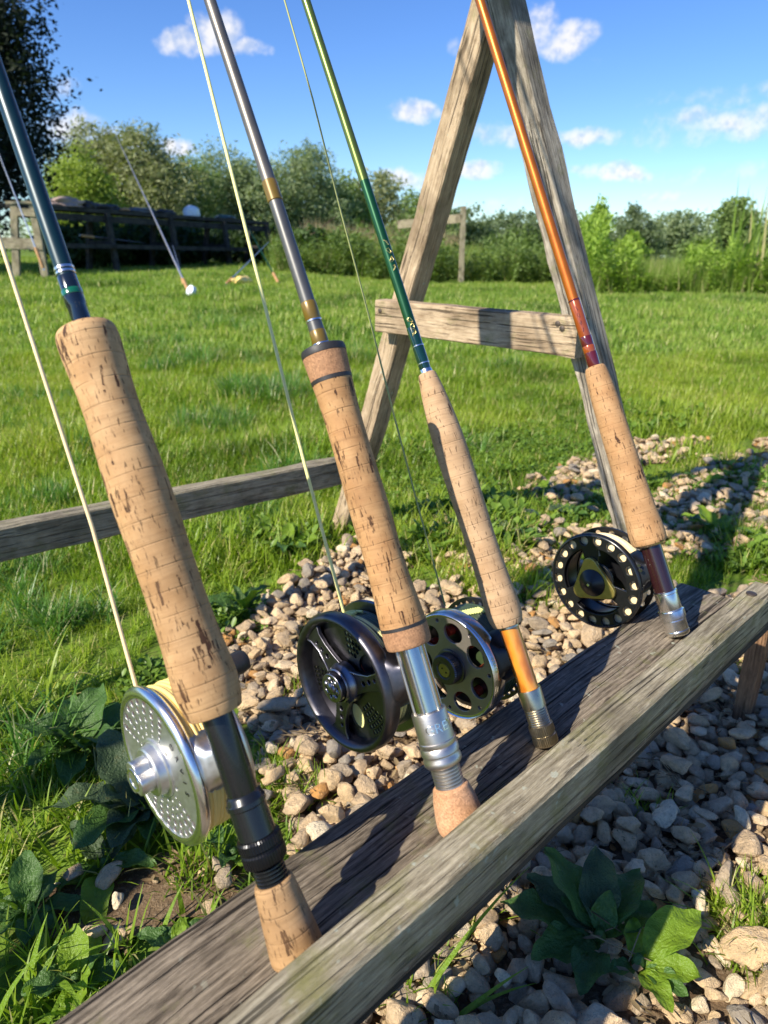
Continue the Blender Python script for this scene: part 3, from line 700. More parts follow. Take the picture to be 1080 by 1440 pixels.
weed(838, 1350, 'large dark plantain in the shade in front of the shelf', [
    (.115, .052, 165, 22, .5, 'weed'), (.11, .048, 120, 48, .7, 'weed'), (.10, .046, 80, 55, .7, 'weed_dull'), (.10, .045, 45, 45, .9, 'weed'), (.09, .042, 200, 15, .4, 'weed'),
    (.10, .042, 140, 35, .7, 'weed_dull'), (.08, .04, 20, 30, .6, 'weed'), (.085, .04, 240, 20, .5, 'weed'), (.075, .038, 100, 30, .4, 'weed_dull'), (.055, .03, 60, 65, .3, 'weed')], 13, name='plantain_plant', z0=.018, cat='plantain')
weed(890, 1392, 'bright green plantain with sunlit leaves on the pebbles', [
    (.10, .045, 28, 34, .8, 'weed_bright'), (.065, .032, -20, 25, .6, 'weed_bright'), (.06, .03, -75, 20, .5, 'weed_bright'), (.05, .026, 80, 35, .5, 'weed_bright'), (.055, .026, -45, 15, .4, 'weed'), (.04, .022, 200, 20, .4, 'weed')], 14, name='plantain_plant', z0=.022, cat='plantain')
def blades(px, py, label, specs, mat='weed_bright', z0=0):
    x, y = gp(px, py); root = empty('grass_clump', Vector((x, y, gz(x, y)+z0)), label, 'grass clump', 'coarse grass clumps near the shelf')
    for L_, w_, az, lean, curl, dx, dy in specs:
        v, f = blade(dx, dy, L_, w_, R(az), lean, curl, 8); meshobj('blade', v, f, M[mat], root, WM[root], smooth=True)
rb_ = random.Random(5)
blades(570, 1450, 'few long sunlit grass blades rising in front of the shelf rail', [(.17, .0055, 38, .75, .7, 0, 0), (.14, .006, 50, .55, .8, -.02, .01), (.10, .006, 20, .9, .4, .02, -.01), (.12, .006, 75, .5, .6, -.05, 0), (.09, .005, 10, .8, .8, .03, 0), (.13, .006, 110, .5, .5, -.07, .02)])
blades(60, 1420, 'wide-bladed grass in the bottom left corner', [(rb_.uniform(.06, .11), .009, rb_.uniform(0, 360), rb_.uniform(.2, .9), rb_.uniform(.3, 1.2), rb_.uniform(-.05, .05), rb_.uniform(-.05, .05)) for _ in range(18)])
blades(190, 1320, 'upright grass blades behind the near end of the shelf plank', [(rb_.uniform(.03, .07), .006, rb_.uniform(0, 360), rb_.uniform(.05, .6), rb_.uniform(.2, .9), rb_.uniform(-.07, .07), rb_.uniform(-.03, .03)) for _ in range(14)])
blades(1068, 1320, 'fine green grass tuft on the pebbles at the right edge', [(rb_.uniform(.05, .09), .0026, rb_.uniform(60, 300), rb_.uniform(.1, .9), rb_.uniform(.3, 1.2), rb_.uniform(-.03, .03), rb_.uniform(-.03, .03)) for _ in range(60)], 'grass')
blades(30, 1000, 'arching grass blades at the left edge beside the dark docks', [(rb_.uniform(.06, .12), .004, rb_.uniform(0, 360), rb_.uniform(.1, .9), rb_.uniform(.5, 1.8), rb_.uniform(-.06, .06), rb_.uniform(-.06, .06)) for _ in range(50)], 'grass')

# ------------------------------------------------------------------ the timber rod rack
def beam(name, p0, p1, w_, h_, up, mat, parent, seg=None, rough=.0012, seed=0, bev=.0022, notch=None):
    """box from p0 to p1 with local X along it; up = direction of the h_ side"""
    p0 = Vector(p0); p1 = Vector(p1); L_ = (p1-p0).length; x = (p1-p0).normalized(); z = (Vector(up)-x*Vector(up).dot(x)).normalized(); y = z.cross(x)
    M_ = frame(p0, x, y, z); seg = seg or max(2, int(L_/.03))
    sec = []; hw, hh = w_/2, h_/2
    b = min(bev, hw*.4, hh*.4)
    for sx, sy in ((1, 1), (-1, 1), (-1, -1), (1, -1)):
        c1 = (sx*hw, sy*(hh-b)); c2 = (sx*(hw-b), sy*hh)
        sec += [c1, c2] if sx*sy > 0 else [c2, c1]
    V = []; n = len(sec)
    for i in range(seg+1):
        X = L_*i/seg
        for k, (a, c) in enumerate(sec):
            q = Vector((X, a, c)); nzz = mnoise.noise(Vector((X*14+seed*9, k*1.7, seed)))*rough + mnoise.noise(Vector((X*60+seed, (k//2)*3.1, seed+5)))*rough*.6
            V.append((X, a*(1+nzz/hw), c*(1+nzz/hh)))
    Fc = [(i*n+k, i*n+(k+1) % n, (i+1)*n+(k+1) % n, (i+1)*n+k) for i in range(seg) for k in range(n)]
    Fc = [tuple(reversed(f)) for f in Fc]
    Fc.append(tuple(range(n))); Fc.append(tuple(reversed([seg*n+k for k in range(n)])))
    bm = bmesh.new(); me = bpy.data.meshes.new(name)
    me.from_pydata(V, [], Fc); bm.from_mesh(me); bmesh.ops.recalc_face_normals(bm, faces=bm.faces); bm.to_mesh(me); bm.free()
    me.materials.append(mat); o = bpy.data.objects.new(name, me); return link(o, parent, M_)
SA = .95
rack = empty('rod_rack', W3(.3, -.55, -H), 'weathered timber rod rack with A-frame and low shelf holding the rods', 'rod rack')
def on_A(px, py, s=SA):          # point of the end frame's plane seen at a pixel
    r = ray(px, py); return CAM + r*(s/r.dot(U))
def st_of(p): q = Vector(p)-CAM; return q.dot(U), q.dot(NN), q.z
LT = .042                         # leg thickness
# right (front) leg and left (back) leg of the far A-frame, centre lines in the plane
def legpair(s, z_cut, mats, seed, topz=.66):
    # t at height z for centre lines, measured from the photograph at s = SA
    pr = [st_of(on_A(741, 174)), st_of(on_A(881, 740))]; pl = [st_of(on_A(644, 120)), st_of(on_A(549, 467))]
    def line(p): k = (p[1][1]-p[0][1])/(p[1][2]-p[0][2]); return lambda z: p[0][1]+k*(z-p[0][2])
    return line(pr), line(pl)
lr, ll = legpair(SA, 0, None, 0)
zt = .43
for s_, sd in ((SA, 1), (-.72, 4)):
    beam('leg', W3(s_+LT/2, lr(-H-.03)-.004, -H-.03), W3(s_+LT/2, lr(zt), zt), LT, LT, NN, M['pine'] if sd == 4 else M['pine_grey'], rack, seed=sd, rough=.002)
    beam('leg', W3(s_+LT/2+.002, ll(-H-.03), -H-.03), W3(s_+LT/2+.002, ll(zt-.03), zt-.03), LT, LT, NN, M['pine'], rack, seed=sd+1, rough=.002)
# cross brace nailed on the front of the legs
CB = .030
def on_plane(px, py, s): return on_A(px, py, s)
a = on_plane(528, 444, SA-CB); b = on_plane(811, 476, SA-CB)
sa, ta, za = st_of(a); sb, tb, zb = st_of(b)
brace = beam('cross_brace', W3(SA-CB/2-.001, ta, za), W3(SA-CB/2-.001, tb, zb), CB, .056, (0, 0, 1), M['pine'], rack, seed=7, rough=.0015)
beam('cross_brace', W3(-.72-CB/2-.001, ta, za), W3(-.72-CB/2-.001, tb, zb), CB, .056, (0, 0, 1), M['pine'], rack, seed=8)
def screw(px, py, s):
    p = on_plane(px, py, s); m_ = frame(p-U*.001, NN, Vector((0, 0, 1)), -U if NN.cross(Vector((0, 0, 1))).dot(-U) > 0 else U)
    v, f = lathe([(-.004, .003), (0, .0045), (.0015, .0042), (.0022, .002)], 12); autosmooth(meshobj('screw', v, f, M['steel_dark'], rack, frame(p-U*.0005, NN, Vector((0, 0, 1)), -U)))
for q in [(535, 437), (785, 455), (791, 462)]: screw(*q, SA-CB)
# ridge the rods lean on
beam('ridge_beam', W3(-.78, (lr(zt)+ll(zt))/2, zt+.012), W3(SA+.08, (lr(zt)+ll(zt))/2, zt+.012), .06, .045, (0, 0, 1), M['pine_grey'], rack, seed=9)
# low stretcher along the back legs
pa = on_A(505, 650); qa = st_of(pa)
dirb = (PZ(0, 762, H-.345) - PZ(470, 660, H-.385))
e1 = PZ(500, 656, H-.392); e0 = PZ(0, 762, H-.365)
ext = (e0-e1)
beam('stretcher', e1+(e1-e0).normalized()*.03, e0+ext*1.1, .03, .046, (0, 0, 1), M['beam'], rack, seed=10, rough=.0018)
# shelf: plank, retaining rail, bearer below, stake
ZP = -.36
def shelf_pts(t, z, s0, s1): return W3(s0, t, z), W3(s1, t, z)
pl = beam('shelf_plank', W3(-.80, -.2385, ZP-.011), W3(.745, -.2385, ZP-.011), .095, .022, (0, 0, 1), M['plank'], rack, seed=11, rough=.0012)
rl = beam('shelf_rail', W3(-.80, -.1955, ZP+.0168), W3(.735, -.1955, ZP+.0168), .0262, .0325, (0, 0, 1), M['rail'], rack, seed=12, rough=.0013)
beam('shelf_bearer', W3(-.78, -.216, ZP-.036), W3(SA+.04, -.216, ZP-.036), .03, .026, (0, 0, 1), M['black_wood'], rack, seed=13)  # bearer coloured near black to deepen the shadow gap below the rail
for s_ in (SA, -.72):
    if s_ < 0: beam('shelf_bracket', W3(s_-.018, lr(-.40)+.02, ZP-.068), W3(s_-.018, -.18, ZP-.068), .03, .034, (0, 0, 1), M['post_red'], rack, seed=14)
    beam('stake', W3(s_-.05, -.235, -H-.02), W3(s_-.05, -.235, ZP-.052), .022, .02, U, M['post_red'], rack, seed=15)
p = W3(.70, -.198, ZP+.0337); v, f = lathe([(-.003, .003), (0, .005), (.0012, .0048), (.002, .002)], 12)
autosmooth(meshobj('screw', v, f, M['steel_dark'], rack, Matrix.Translation(p)))
# dry straw lying in the corner of plank and rail
v, f = tube([W3(.27, -.214, ZP+.003), W3(.30, -.213, ZP+.004), W3(.335, -.2125, ZP+.003)], .0012, 5)
tag(meshobj('straw', v, f, M['seed_grass']), 'dry straw stalk lying against the shelf rail', 'straw')

# ------------------------------------------------------------------ fly rods
class Rod:
    def __init__(s, b, t_, rbut, label, bend=0, bend_from=None, top=None):
        (bx, by), (tx, ty) = b, t_
        r = ray(bx, by); D = (-ZP-.45*rbut)/(-r.z); s.D = D
        o = P(bx, by, D); d = (P(tx, ty, D)-o).normalized(); y = -(U-d*U.dot(d)).normalized(); x = y.cross(d)
        s.M = frame(o, x, y, d); s.by = by; s.cs = math.hypot(tx-bx, ty-by)/abs(ty-by)*D/F
        s.root = empty('fly_rod', s.M, label, 'fly rod', 'fly rods leaning in the rack')
        lr_ = s.M.to_3x3().inverted() @ RIGHT; z0 = (by-(bend_from or 0))*s.cs; ztop = by*s.cs; bp = bend*D/F
        s.off = (lambda z: lr_*(bp*((z-z0)/(ztop-z0))**1.15 if z > z0 else 0)) if bend else None
        s.lr = lr_
    def z(s, y): return (s.by-y)*s.cs
    def seg(s, name, prof, mat, n=56, knurl=0, parent=None, smooth=40, label=None):
        v, f = lathe([(s.z(y), h*s.D/F) for y, h in prof], n, knurl, off=s.off)
        o = meshobj(name, v, f, M[mat], parent or s.root, s.M); autosmooth(o, smooth)
        if label: o['label'] = label
        return o
    def thread(s, name, y1, y0, h0, h1, step, mat):
        pr = []; y = y1
        while y > y0:
            pr += [(y, h0), (y-step*.35, h1), (y-step*.65, h1), (y-step, h0)]; y -= step
        return s.seg(name, pr, mat)
    def reel_M(s, facepx, R_, gapd=.012, hw=.017, yaw=0):
        """frame of the reel: X to the rod, Y up the rod, Z out of the visible face"""
        X = s.M.to_3x3() @ Vector((-1, 0, 0)); Y = s.M.to_3x3() @ Vector((0, 0, 1)); Z = s.M.to_3x3() @ Vector((0, 1, 0))
        lo, hi = 0.0, .5
        for _ in range(40):
            m_ = (lo+hi)/2; c = s.M @ Vector((R_+gapd, 0, m_)); q = proj(c+Z*hw)
            if q[1] > facepx[1]: lo = m_
            else: hi = m_
        print('reel face at', [round(v, 1) for v in q], 'wanted', facepx)
        return frame(c, X, Y, Z)
def smooth_prof(pts, n=6):
    """Catmull-Rom on (y, h)"""
    out = []
    for i in range(len(pts)-1):
        p0 = pts[max(i-1, 0)]; p1 = pts[i]; p2 = pts[i+1]; p3 = pts[min(i+2, len(pts)-1)]
        for k in range(n):
            t_ = k/n; out.append(tuple(.5*((2*p1[j])+(-p0[j]+p2[j])*t_+(2*p0[j]-5*p1[j]+4*p2[j]-p3[j])*t_**2+(-p0[j]+3*p1[j]-3*p2[j]+p3[j])*t_**3) for j in (0, 1)))
    out.append(pts[-1]); return out
def part(name, vf, mat, parent, M_, ang=40, label=None):
    o = meshobj(name, vf[0], vf[1], M[mat], parent, M_); autosmooth(o, ang)
    if label: o['label'] = label
    return o
T = Matrix.Translation
def shift(vf, x=0, y=0, z=0): return xf(vf, T(Vector((x, y, z))))
def coil(R_, w_, rl_, turns, seed, n=64, inner=.5, caps=True):
    """wound line: lathe with ridges, uneven"""
    rnd = random.Random(seed); pr = [(-w_/2, R_*inner)]; k = int(w_/(rl_*2)); 
    for i in range(k):
        z0 = -w_/2+i*w_/k; j = rnd.uniform(-.0005, .0005)
        pr += [(z0, R_-rl_*.8+j), (z0+w_/k*.25, R_-rl_*.15+j), (z0+w_/k*.5, R_+j), (z0+w_/k*.75, R_-rl_*.15+j)]
    pr += [(w_/2, R_-rl_), (w_/2, R_*inner)]
    v, f = lathe(pr, n)
    out = []
    for p in v:
        a = math.atan2(p.y, p.x); rr = math.hypot(p.x, p.y); ns = 1+.012*mnoise.noise(Vector((a*1.5+seed, p.z*220, seed)))
        out.append(Vector((p.x*ns, p.y*ns, p.z+.0007*math.sin(a*2+seed))))
    return out, (f if caps else f[:-2])
def foot(reel, RM, R_, D_gap, mat, w_=.007, L_=.058):
    """arm from the frame to the reel foot lying on the seat"""
    v1 = curve_mesh([[(R_*.80, -.024), (R_+D_gap*.35, -.012), (R_+D_gap*.55, -L_*.5), (R_+D_gap*.72, -L_*.5), (R_+D_gap*.72, L_*.5), (R_+D_gap*.55, L_*.5), (R_+D_gap*.35, .012), (R_*.80, .024), (R_*.86, 0)]], w_, .0008)
    return part('reel_foot', v1, mat, reel, RM)

def arm_loft(reel, RM, R_, gap, zf, zb, mat, L_=.028, ya=.021, zn=.0062):
    secs = [(R_-.007, ya, zb, zf), (R_-.002, ya*.74, zb*.85, zf*.92), (R_+.003, ya*.50, zb*.60, zf*.72), (R_+gap*.55, .0085, -zn*1.1, zn*1.15), (R_+gap*.75, .0095, -zn, zn),
            (R_+gap*.80, L_*.75, -zn*.85, zn*.85), (R_+gap*.86, L_, -zn*.7, zn*.7), (R_+gap*1.02, L_*1.02, -zn*.65, zn*.65)]
    V = []; Fc = []; n = 28
    for x_, hy, z0, z1 in secs:
        for k in range(n):
            a = 2*math.pi*k/n; c_, s_ = math.cos(a), math.sin(a); e = .45
            V.append(Vector((x_, hy*math.copysign(abs(c_)**e, c_), (z0+z1)/2+(z1-z0)/2*math.copysign(abs(s_)**e, s_))))
    for i in range(len(secs)-1):
        for k in range(n): Fc.append((i*n+k, i*n+(k+1) % n, (i+1)*n+(k+1) % n, (i+1)*n+k))
    Fc += [tuple(range(n)), tuple((len(secs)-1)*n+k for k in range(n))]
    o = part('frame_arm', (V, Fc), mat, reel, RM, 50); return o
# --- rod 1: nearest, dark teal blank, silver reel
r1 = Rod((419, 1340), (117, 457), .0148, 'nearest fly rod with dark teal blank and silver reel, big cork grip')
r1.seg('butt_cap', smooth_prof([(1346, 33), (1340, 38.5), (1325, 38), (1290, 34.5), (1255, 30.5), (1241, 28.5), (1237, 26)]), 'cork1')
r1.thread('screw_thread', 1239, 1199, 20.5, 23, 5.2, 'black_gloss')
r1.seg('locking_ring', [(1210, 24), (1209, 29.5), (1206, 31), (1193, 31), (1191, 29), (1189, 29), (1187, 31), (1176, 31), (1173, 29), (1172, 25)], 'black_metal', 96, .022, smooth=25)
r1.seg('seat_hood', [(1173, 26), (1172, 27), (1132, 26.5), (1130, 28.5), (1124, 28.5), (1122, 26.5), (1116, 25.5), (1113, 22)], 'black_gloss')
r1.seg('reel_seat', [(1176, 21), (1174, 22.3), (1000, 22), (999, 20)], 'black_gloss')
r1.seg('grip', smooth_prof([(1003, 21), (1002.5, 36), (999, 39), (990, 41.5), (970, 45), (950, 45.5), (915, 43), (860, 40.5), (800, 40.5), (735, 42), (690, 42.5), (640, 41), (590, 38.8), (550, 39), (510, 41.5), (485, 42.5), (470, 41.5), (462, 37), (458.5, 28), (457.5, 12)], 5), 'cork1')
r1.seg('winding', [(460, 11), (459, 13.2), (432, 13.4), (430, 14.4), (414, 14), (412, 13.8), (390, 13.3), (388, 12)], 'blank_black')
r1.seg('green_wrap', [(417, 13.6), (416, 14.6), (409, 14.5), (408, 13.6)], 'wrap_green')
for y in (384, 378): r1.seg('trim_ring', [(y+2.6, 12.8), (y+2, 13.9), (y-1, 13.9), (y-1.5, 12.8)], 'silver_bright')
r1.seg('blank', [(390, 12.9), (200, 12.2), (0, 11.3), (-800, 8.5), (-2600, 5.0)], 'blank_teal', 32)
def arc_pts(r, a0, a1, n): return [(r*math.cos(R(a0+(a1-a0)*i/n)), r*math.sin(R(a0+(a1-a0)*i/n))) for i in range(n+1)]
# reel 1
RR = .0485; RM = r1.reel_M((232, 1080), RR, .0125, .018)
v, f = ring([(-.019, .030), (-.019, RR-.003), (-.0165, RR-.0005), (-.0145, RR), (-.0125, RR-.001), (-.0125, .030)], 72)
reel1 = part('reel', (v, f), 'silver', r1.root, RM, label='silver large-arbor fly reel wound with yellow line')
holes = []
for a0, a1 in ((48, 150), (222, 312)):
    for rr, cnt, hr in ((.0205, 5, .0013), (.0252, 6, .0018), (.0300, 7, .0021), (.0350, 7, .0025), (.0400, 8, .0027)):
        for k in range(cnt):
            a = R(a0+(a1-a0)*(k+.5*((rr*1e4) % 2 > 1))/(cnt-.5)); holes.append(circ(rr*math.cos(a), rr*math.sin(a), hr, 12))
holes.append(circ(.0205*math.cos(R(25)), .0205*math.sin(R(25)), .0018, 12)); holes.append(circ(.0205*math.cos(R(-35)), .0205*math.sin(R(-35)), .0018, 12))
fc = curve_mesh([circ(0, 0, RR-.005, 96)]+holes, .0013, .0003); part('face_plate', shift(fc, z=.0158), 'silver_face', reel1, RM)
rim = ring([(.0115, RR-.009), (.0115, RR-.001), (.0135, RR+.0004), (.0160, RR), (.0178, RR-.0018), (.0184, RR-.0042), (.0178, RR-.0058), (.0165, RR-.0058)], 96)
part('rim', rim, 'silver_bright', reel1, RM, 60)
part('line_winding', coil(.0455, .0255, .0012, 10, 3), 'line_orange', reel1, RM, 60)
bk = curve_mesh([circ(0, 0, .041, 64)]+[circ(.034*math.cos(R(a)), .034*math.sin(R(a)), .0042, 16) for a in range(0, 360, 20)], .0008); part('spool_plate', shift(bk, z=.0128), 'red', reel1, RM)
hub = lathe([(.0168, .0180), (.0184, .0176), (.0190, .0165), (.0184, .0156), (.0200, .0150), (.0232, .0146), (.0240, .0136), (.0240, .001)], 64)
part('hub', hub, 'silver', reel1, RM, 35)
kn = []
for k in range(96):
    a = 2*math.pi*k/96; rr = .0098-.0026*max(0, math.cos(1.5*(a-.4)))**6-.0026*max(0, -math.cos(1.5*(a-.4)))**6; kn.append((rr*math.cos(a), rr*math.sin(a)))
part('drag_knob', shift(curve_mesh([kn], .0045, .0008), z=.0280), 'silver', reel1, RM, 35)
part('knob_ring', ring([(.0322, .0072), (.0329, .0070), (.0329, .0052), (.0322, .0050)], 40), 'silver_bright', reel1, RM, 35)
for k in range(5):
    ch = 'ORVIS'[k]; a = R(24-k*12); rr = .0330
    tm = text_mesh(ch, .0054, .00012); part('lettering', xf(tm, T(Vector((rr*math.cos(a), rr*math.sin(a), .0174))) @ Matrix.Rotation(a-R(90), 4, 'Z')), 'black_metal', reel1, RM)
hd = lathe([(-.022, .0015), (-.022, .005), (-.026, .0062), (-.040, .0072), (-.044, .0062), (-.0455, .003)], 24); part('handle', shift(hd, .024, .040), 'black_rubber', reel1, RM, 60)
def fishing_line(rod, pix, rad, mat, label=None):
    pts = [P(*q) for q in pix]; e = (pts[-1]-pts[-2]).normalized(); pts.append(pts[-1]+e*1.1)
    Mi = rod.M.inverted(); v, f = tube([Mi @ p for p in pts], rad, 8); o = part('fly_line', (v, f), mat, rod.root, rod.M, 80)
    if label: o['label'] = label
arm_loft(reel1, RM, RR, .0125, .0145, -.0125, 'silver', ya=.017)
fishing_line(r1, [(193, 972, .425), (130, 742, .425), (60, 525, .42), (0, 338, .415)], .00125, 'line_cream')

# --- rod 2: grey blank with gold whippings, black reel
r2 = Rod((649, 1158), (453.5, 490), .0155, 'second fly rod from the left, grey blank with gold whippings and black reel', bend=-15, bend_from=489)
r2.seg('butt_cap', smooth_prof([(1166, 29), (1161, 33.5), (1148, 34), (1125, 31), (1110, 27), (1104.5, 25), (1102, 19)]), 'cork_comp')
r2.thread('screw_thread', 1104, 1066, 18.8, 21, 4.6, 'titanium')
r2.seg('locking_ring', [(1074, 20), (1073, 25), (1070, 27.3), (1064, 27.5), (1061, 25.8), (1058, 25.8), (1056, 27.6), (1049, 27.5), (1046, 25.6), (1043, 27), (1039, 27), (1037, 25)], 'titanium', 72)
hood = r2.seg('seat_hood', [(1040, 24), (1039.5, 26), (1000, 25.2), (998, 24.4), (998, 20)], 'titanium')
r2.seg('reel_seat', [(1010, 18), (1009, 19.6), (905, 19.4), (903, 17)], 'seat_silver')
for a in (60, 120, 185, 250, 320):          # bars of the skeleton seat
    pts = [Vector(((19.9*r2.D/F)*math.cos(R(a)), (19.9*r2.D/F)*math.sin(R(a)), r2.z(y))) for y in (1000, 952, 908)]
    part('seat_bar', tube(pts, .0011, 8), 'titanium', r2.root, r2.M, 80)
def wrap_text(body, size, rod, y, hpx, ang, mat, parent, along=False, gap=.00012):
    """lettering wrapped round the rod; runs round it, or along it"""
    v, f = text_mesh(body, size, .00008); rad = hpx*rod.D/F+gap; z0 = rod.z(y); out = []
    for q in v:
        if along: th = ang+q.y/rad*1.0; zz = z0-q.x
        else: th = ang+q.x/rad; zz = z0+q.y
        rr = rad+q.z; b = rod.off(zz) if rod.off else Vector((0, 0, 0))
        out.append(Vector((rr*math.cos(th), rr*math.sin(th), zz))+b)
    return part('lettering', (out, f), mat, parent, rod.M)
def face_ang(rod):               # angle round the rod that faces the camera
    v = rod.M.to_3x3().inverted() @ (CAM-rod.M.translation); return math.atan2(v.y, v.x)
wrap_text('GREYS', .0088, r2, 1019, 25.8, face_ang(r2)+.55, 'silver_bright', hood)
r2.seg('lower_band', smooth_prof([(908, 19), (907.5, 30), (904, 32.5), (895, 33.2), (884, 33.3), (880.5, 33.2)], 4), 'cork_comp_dark')
r2.seg('black_band', [(881, 32), (880.8, 33.5), (876.2, 33.3), (876, 32)], 'black_rubber')
r2.seg('grip', smooth_prof([(876.5, 33), (850, 31.3), (820, 29), (780, 27.6), (740, 28.2), (705, 28.2), (660, 27), (620, 26.3), (590, 26.3), (560, 27.3), (537, 28.8)], 5), 'cork2')
r2.seg('black_band', [(537.5, 27), (537.2, 29.3), (532, 29.6), (531.5, 27)], 'black_rubber')
r2.seg('upper_band', [(532, 28), (531.8, 29.4), (500, 31.6), (499.5, 30)], 'cork_comp_dark')
r2.seg('black_collar', [(500, 30), (499.5, 32), (494, 32.3), (490, 31), (489, 29), (489, 9)], 'black_rubber')
r2.seg('winding_check', [(491, 11.5), (490, 13.2), (485, 13), (482, 11.5)], 'silver_bright')
r2.seg('gold_whipping', [(484, 11.8), (483, 12.2), (466, 11.4), (465, 10.8)], 'wrap_gold')
r2.seg('grey_whipping', [(466, 11), (452, 10.6)], 'blank_steel')
r2.seg('trim_ring', [(453, 10.6), (452.5, 11.6), (450.5, 11.6), (450, 10.5)], 'silver_bright')
r2.seg('gold_whipping', [(451, 10.6), (450, 11.4), (427, 11.2), (425, 10.3)], 'wrap_gold')
r2.seg('blank', [(427, 10.4), (282, 9.9)], 'blank_steel', 32)
r2.seg('gold_whipping', [(284, 10.0), (283, 10.9), (256, 10.7), (255, 9.8)], 'wrap_gold')
r2.seg('upper_blank', [(257, 9.8), (120, 9.1), (0, 8.4)]+[(-i*150, 8.4-.22*i) for i in range(1, 18)], 'blank_grey', 32)
RR = .0505; RM = r2.reel_M((492, 963), RR, .0125, .019)
rim = ring([(.008, RR-.006), (.008, RR-.0006), (.0105, RR+.0005), (.0165, RR), (.0190, RR-.0012), (.0200, RR-.003), (.0195, RR-.0045), (.0165, RR-.0062), (.0095, RR-.0075)], 96)
reel2 = part('reel', rim, 'gunmetal_dark', r2.root, RM, 50, label='black fly reel with three-armed face and dark green line')
# arms
for k, a in enumerate((118, 238, 358)):
    c_, s2 = math.cos(R(a)), math.sin(R(a)); Ml = Matrix.Rotation(R(a), 4, 'Z')
    ht = [circ(.0225+i*.0065, .0012*i, .0024-.0002*i, 14) for i in range(3)]
    arm = curve_mesh([[(.010, -.0085), (.019, -.0062), (.030, -.0046), (.0385, -.0050), (.0445, -.0085), (.0462, 0), (.0440, .0100), (.0370, .0062), (.028, .0050), (.018, .0062), (.010, .0085)]]+ht, .0016, .0006)
    part('spoke', xf(shift(arm, z=.0135), Ml), 'gunmetal_dark', reel2, RM)
    tr = tube([Vector((.012, .0082, .0156)), Vector((.020, .0064, .0154)), Vector((.030, .0052, .0152)), Vector((.039, .0072, .0152)), Vector((.0445, .0115, .015))], .0007, 6)
    part('spoke_edge', xf(tr, Ml), 'gunmetal', reel2, RM, 80)
part('hub', lathe([(.0115, .0150), (.0150, .0148), (.0172, .0138), (.0185, .0128), (.0210, .0124), (.0218, .0115), (.0205, .0105), (.0205, .001)], 64), 'gunmetal', reel2, RM, 35)
kb = [circ(0, 0, .0098, 48)]+[circ(.0062*math.cos(R(a)), .0062*math.sin(R(a)), .0020, 16) for a in range(0, 360, 60)]
part('drag_knob', shift(curve_mesh(kb, .0028, .0008), z=.0232), 'gunmetal', reel2, RM, 35)
part('knob_cap', lathe([(.0255, .0042), (.0272, .0036), (.0278, .001)], 24), 'gunmetal', reel2, RM, 60)
for a in range(0, 360, 60): part('knob_ball', shift(lathe([(.0235, .0018), (.0252, .0025), (.0264, .0017), (.0268, .0005)], 16), .0064*math.cos(R(a+30)), .0064*math.sin(R(a+30))), 'gunmetal', reel2, RM, 80)
hl = []
for a0 in (178, 298, 58):
    for rr, cnt in ((.0225, 3), (.0268, 4), (.0312, 5), (.0356, 6), (.0398, 6)):
        for k in range(cnt):
            a = R(a0+(k-(cnt-1)/2)*(5.2*.036/rr)); hl.append(circ(rr*math.cos(a), rr*math.sin(a), .0019, 10))
for a0 in (138, 258, 18): hl.append(circ(.027*math.cos(R(a0+5)), .027*math.sin(R(a0+5)),   .0080, 24, 1.15, .85, R(a0+5)))
part('spool_face', shift(curve_mesh([circ(0, 0, .0445, 80)]+hl, .0008), z=.0085), 'gunmetal_dark', reel2, RM)
part('inner_disc', lathe([(.0062, .0205), (.0075, .0205), (.0075, .001)], 40), 'red', reel2, RM)
for a0 in (143, 263, 23): part('drag_disc', shift(lathe([(.0070, .0085), (.0076, .0085), (.0076, .001)], 24), .027*math.cos(R(a0)), .027*math.sin(R(a0))), 'black_metal', reel2, RM)
part('backing', shift(coil(.0435, .0125, .0008, 10, 5), z=.0009), 'line_yellow', reel2, RM, 60)
part('line_winding', shift(coil(.0435, .022, .0009, 10, 6), z=-.004), 'line_green', reel2, RM, 60)
lo_ = []
for k in range(7):
    z0 = .004-.0022*k; a0 = 78+rt_.uniform(-6, 6); lo_.append(tube([Vector((.0447*math.cos(R(a0+j*5)), .0447*math.sin(R(a0+j*5)), z0+.001*math.sin(j*.7+k))) for j in range(6)], .0011, 6))
part('loose_coil', join(*lo_), 'line_lime', reel2, RM, 80)
part('back_rim', ring([(-.020, RR-.009), (-.020, RR-.001), (-.018, RR), (-.0165, RR-.001), (-.0165, RR-.009)], 80), 'gunmetal', reel2, RM, 50)
part('back_plate', shift(curve_mesh([circ(0, 0, RR-.005, 64)]+[circ(.034*math.cos(R(a)), .034*math.sin(R(a)), .006, 18) for a in range(0, 360, 40)], .001), z=-.018), 'gunmetal_dark', reel2, RM)
arm_loft(reel2, RM, RR, .0125, .0165, -.017, 'gunmetal_dark')
fishing_line(r2, [(484, 862, .515), (425, 640, .51), (350, 340, .505), (265, 0, .50)], .00125, 'line_yellow')

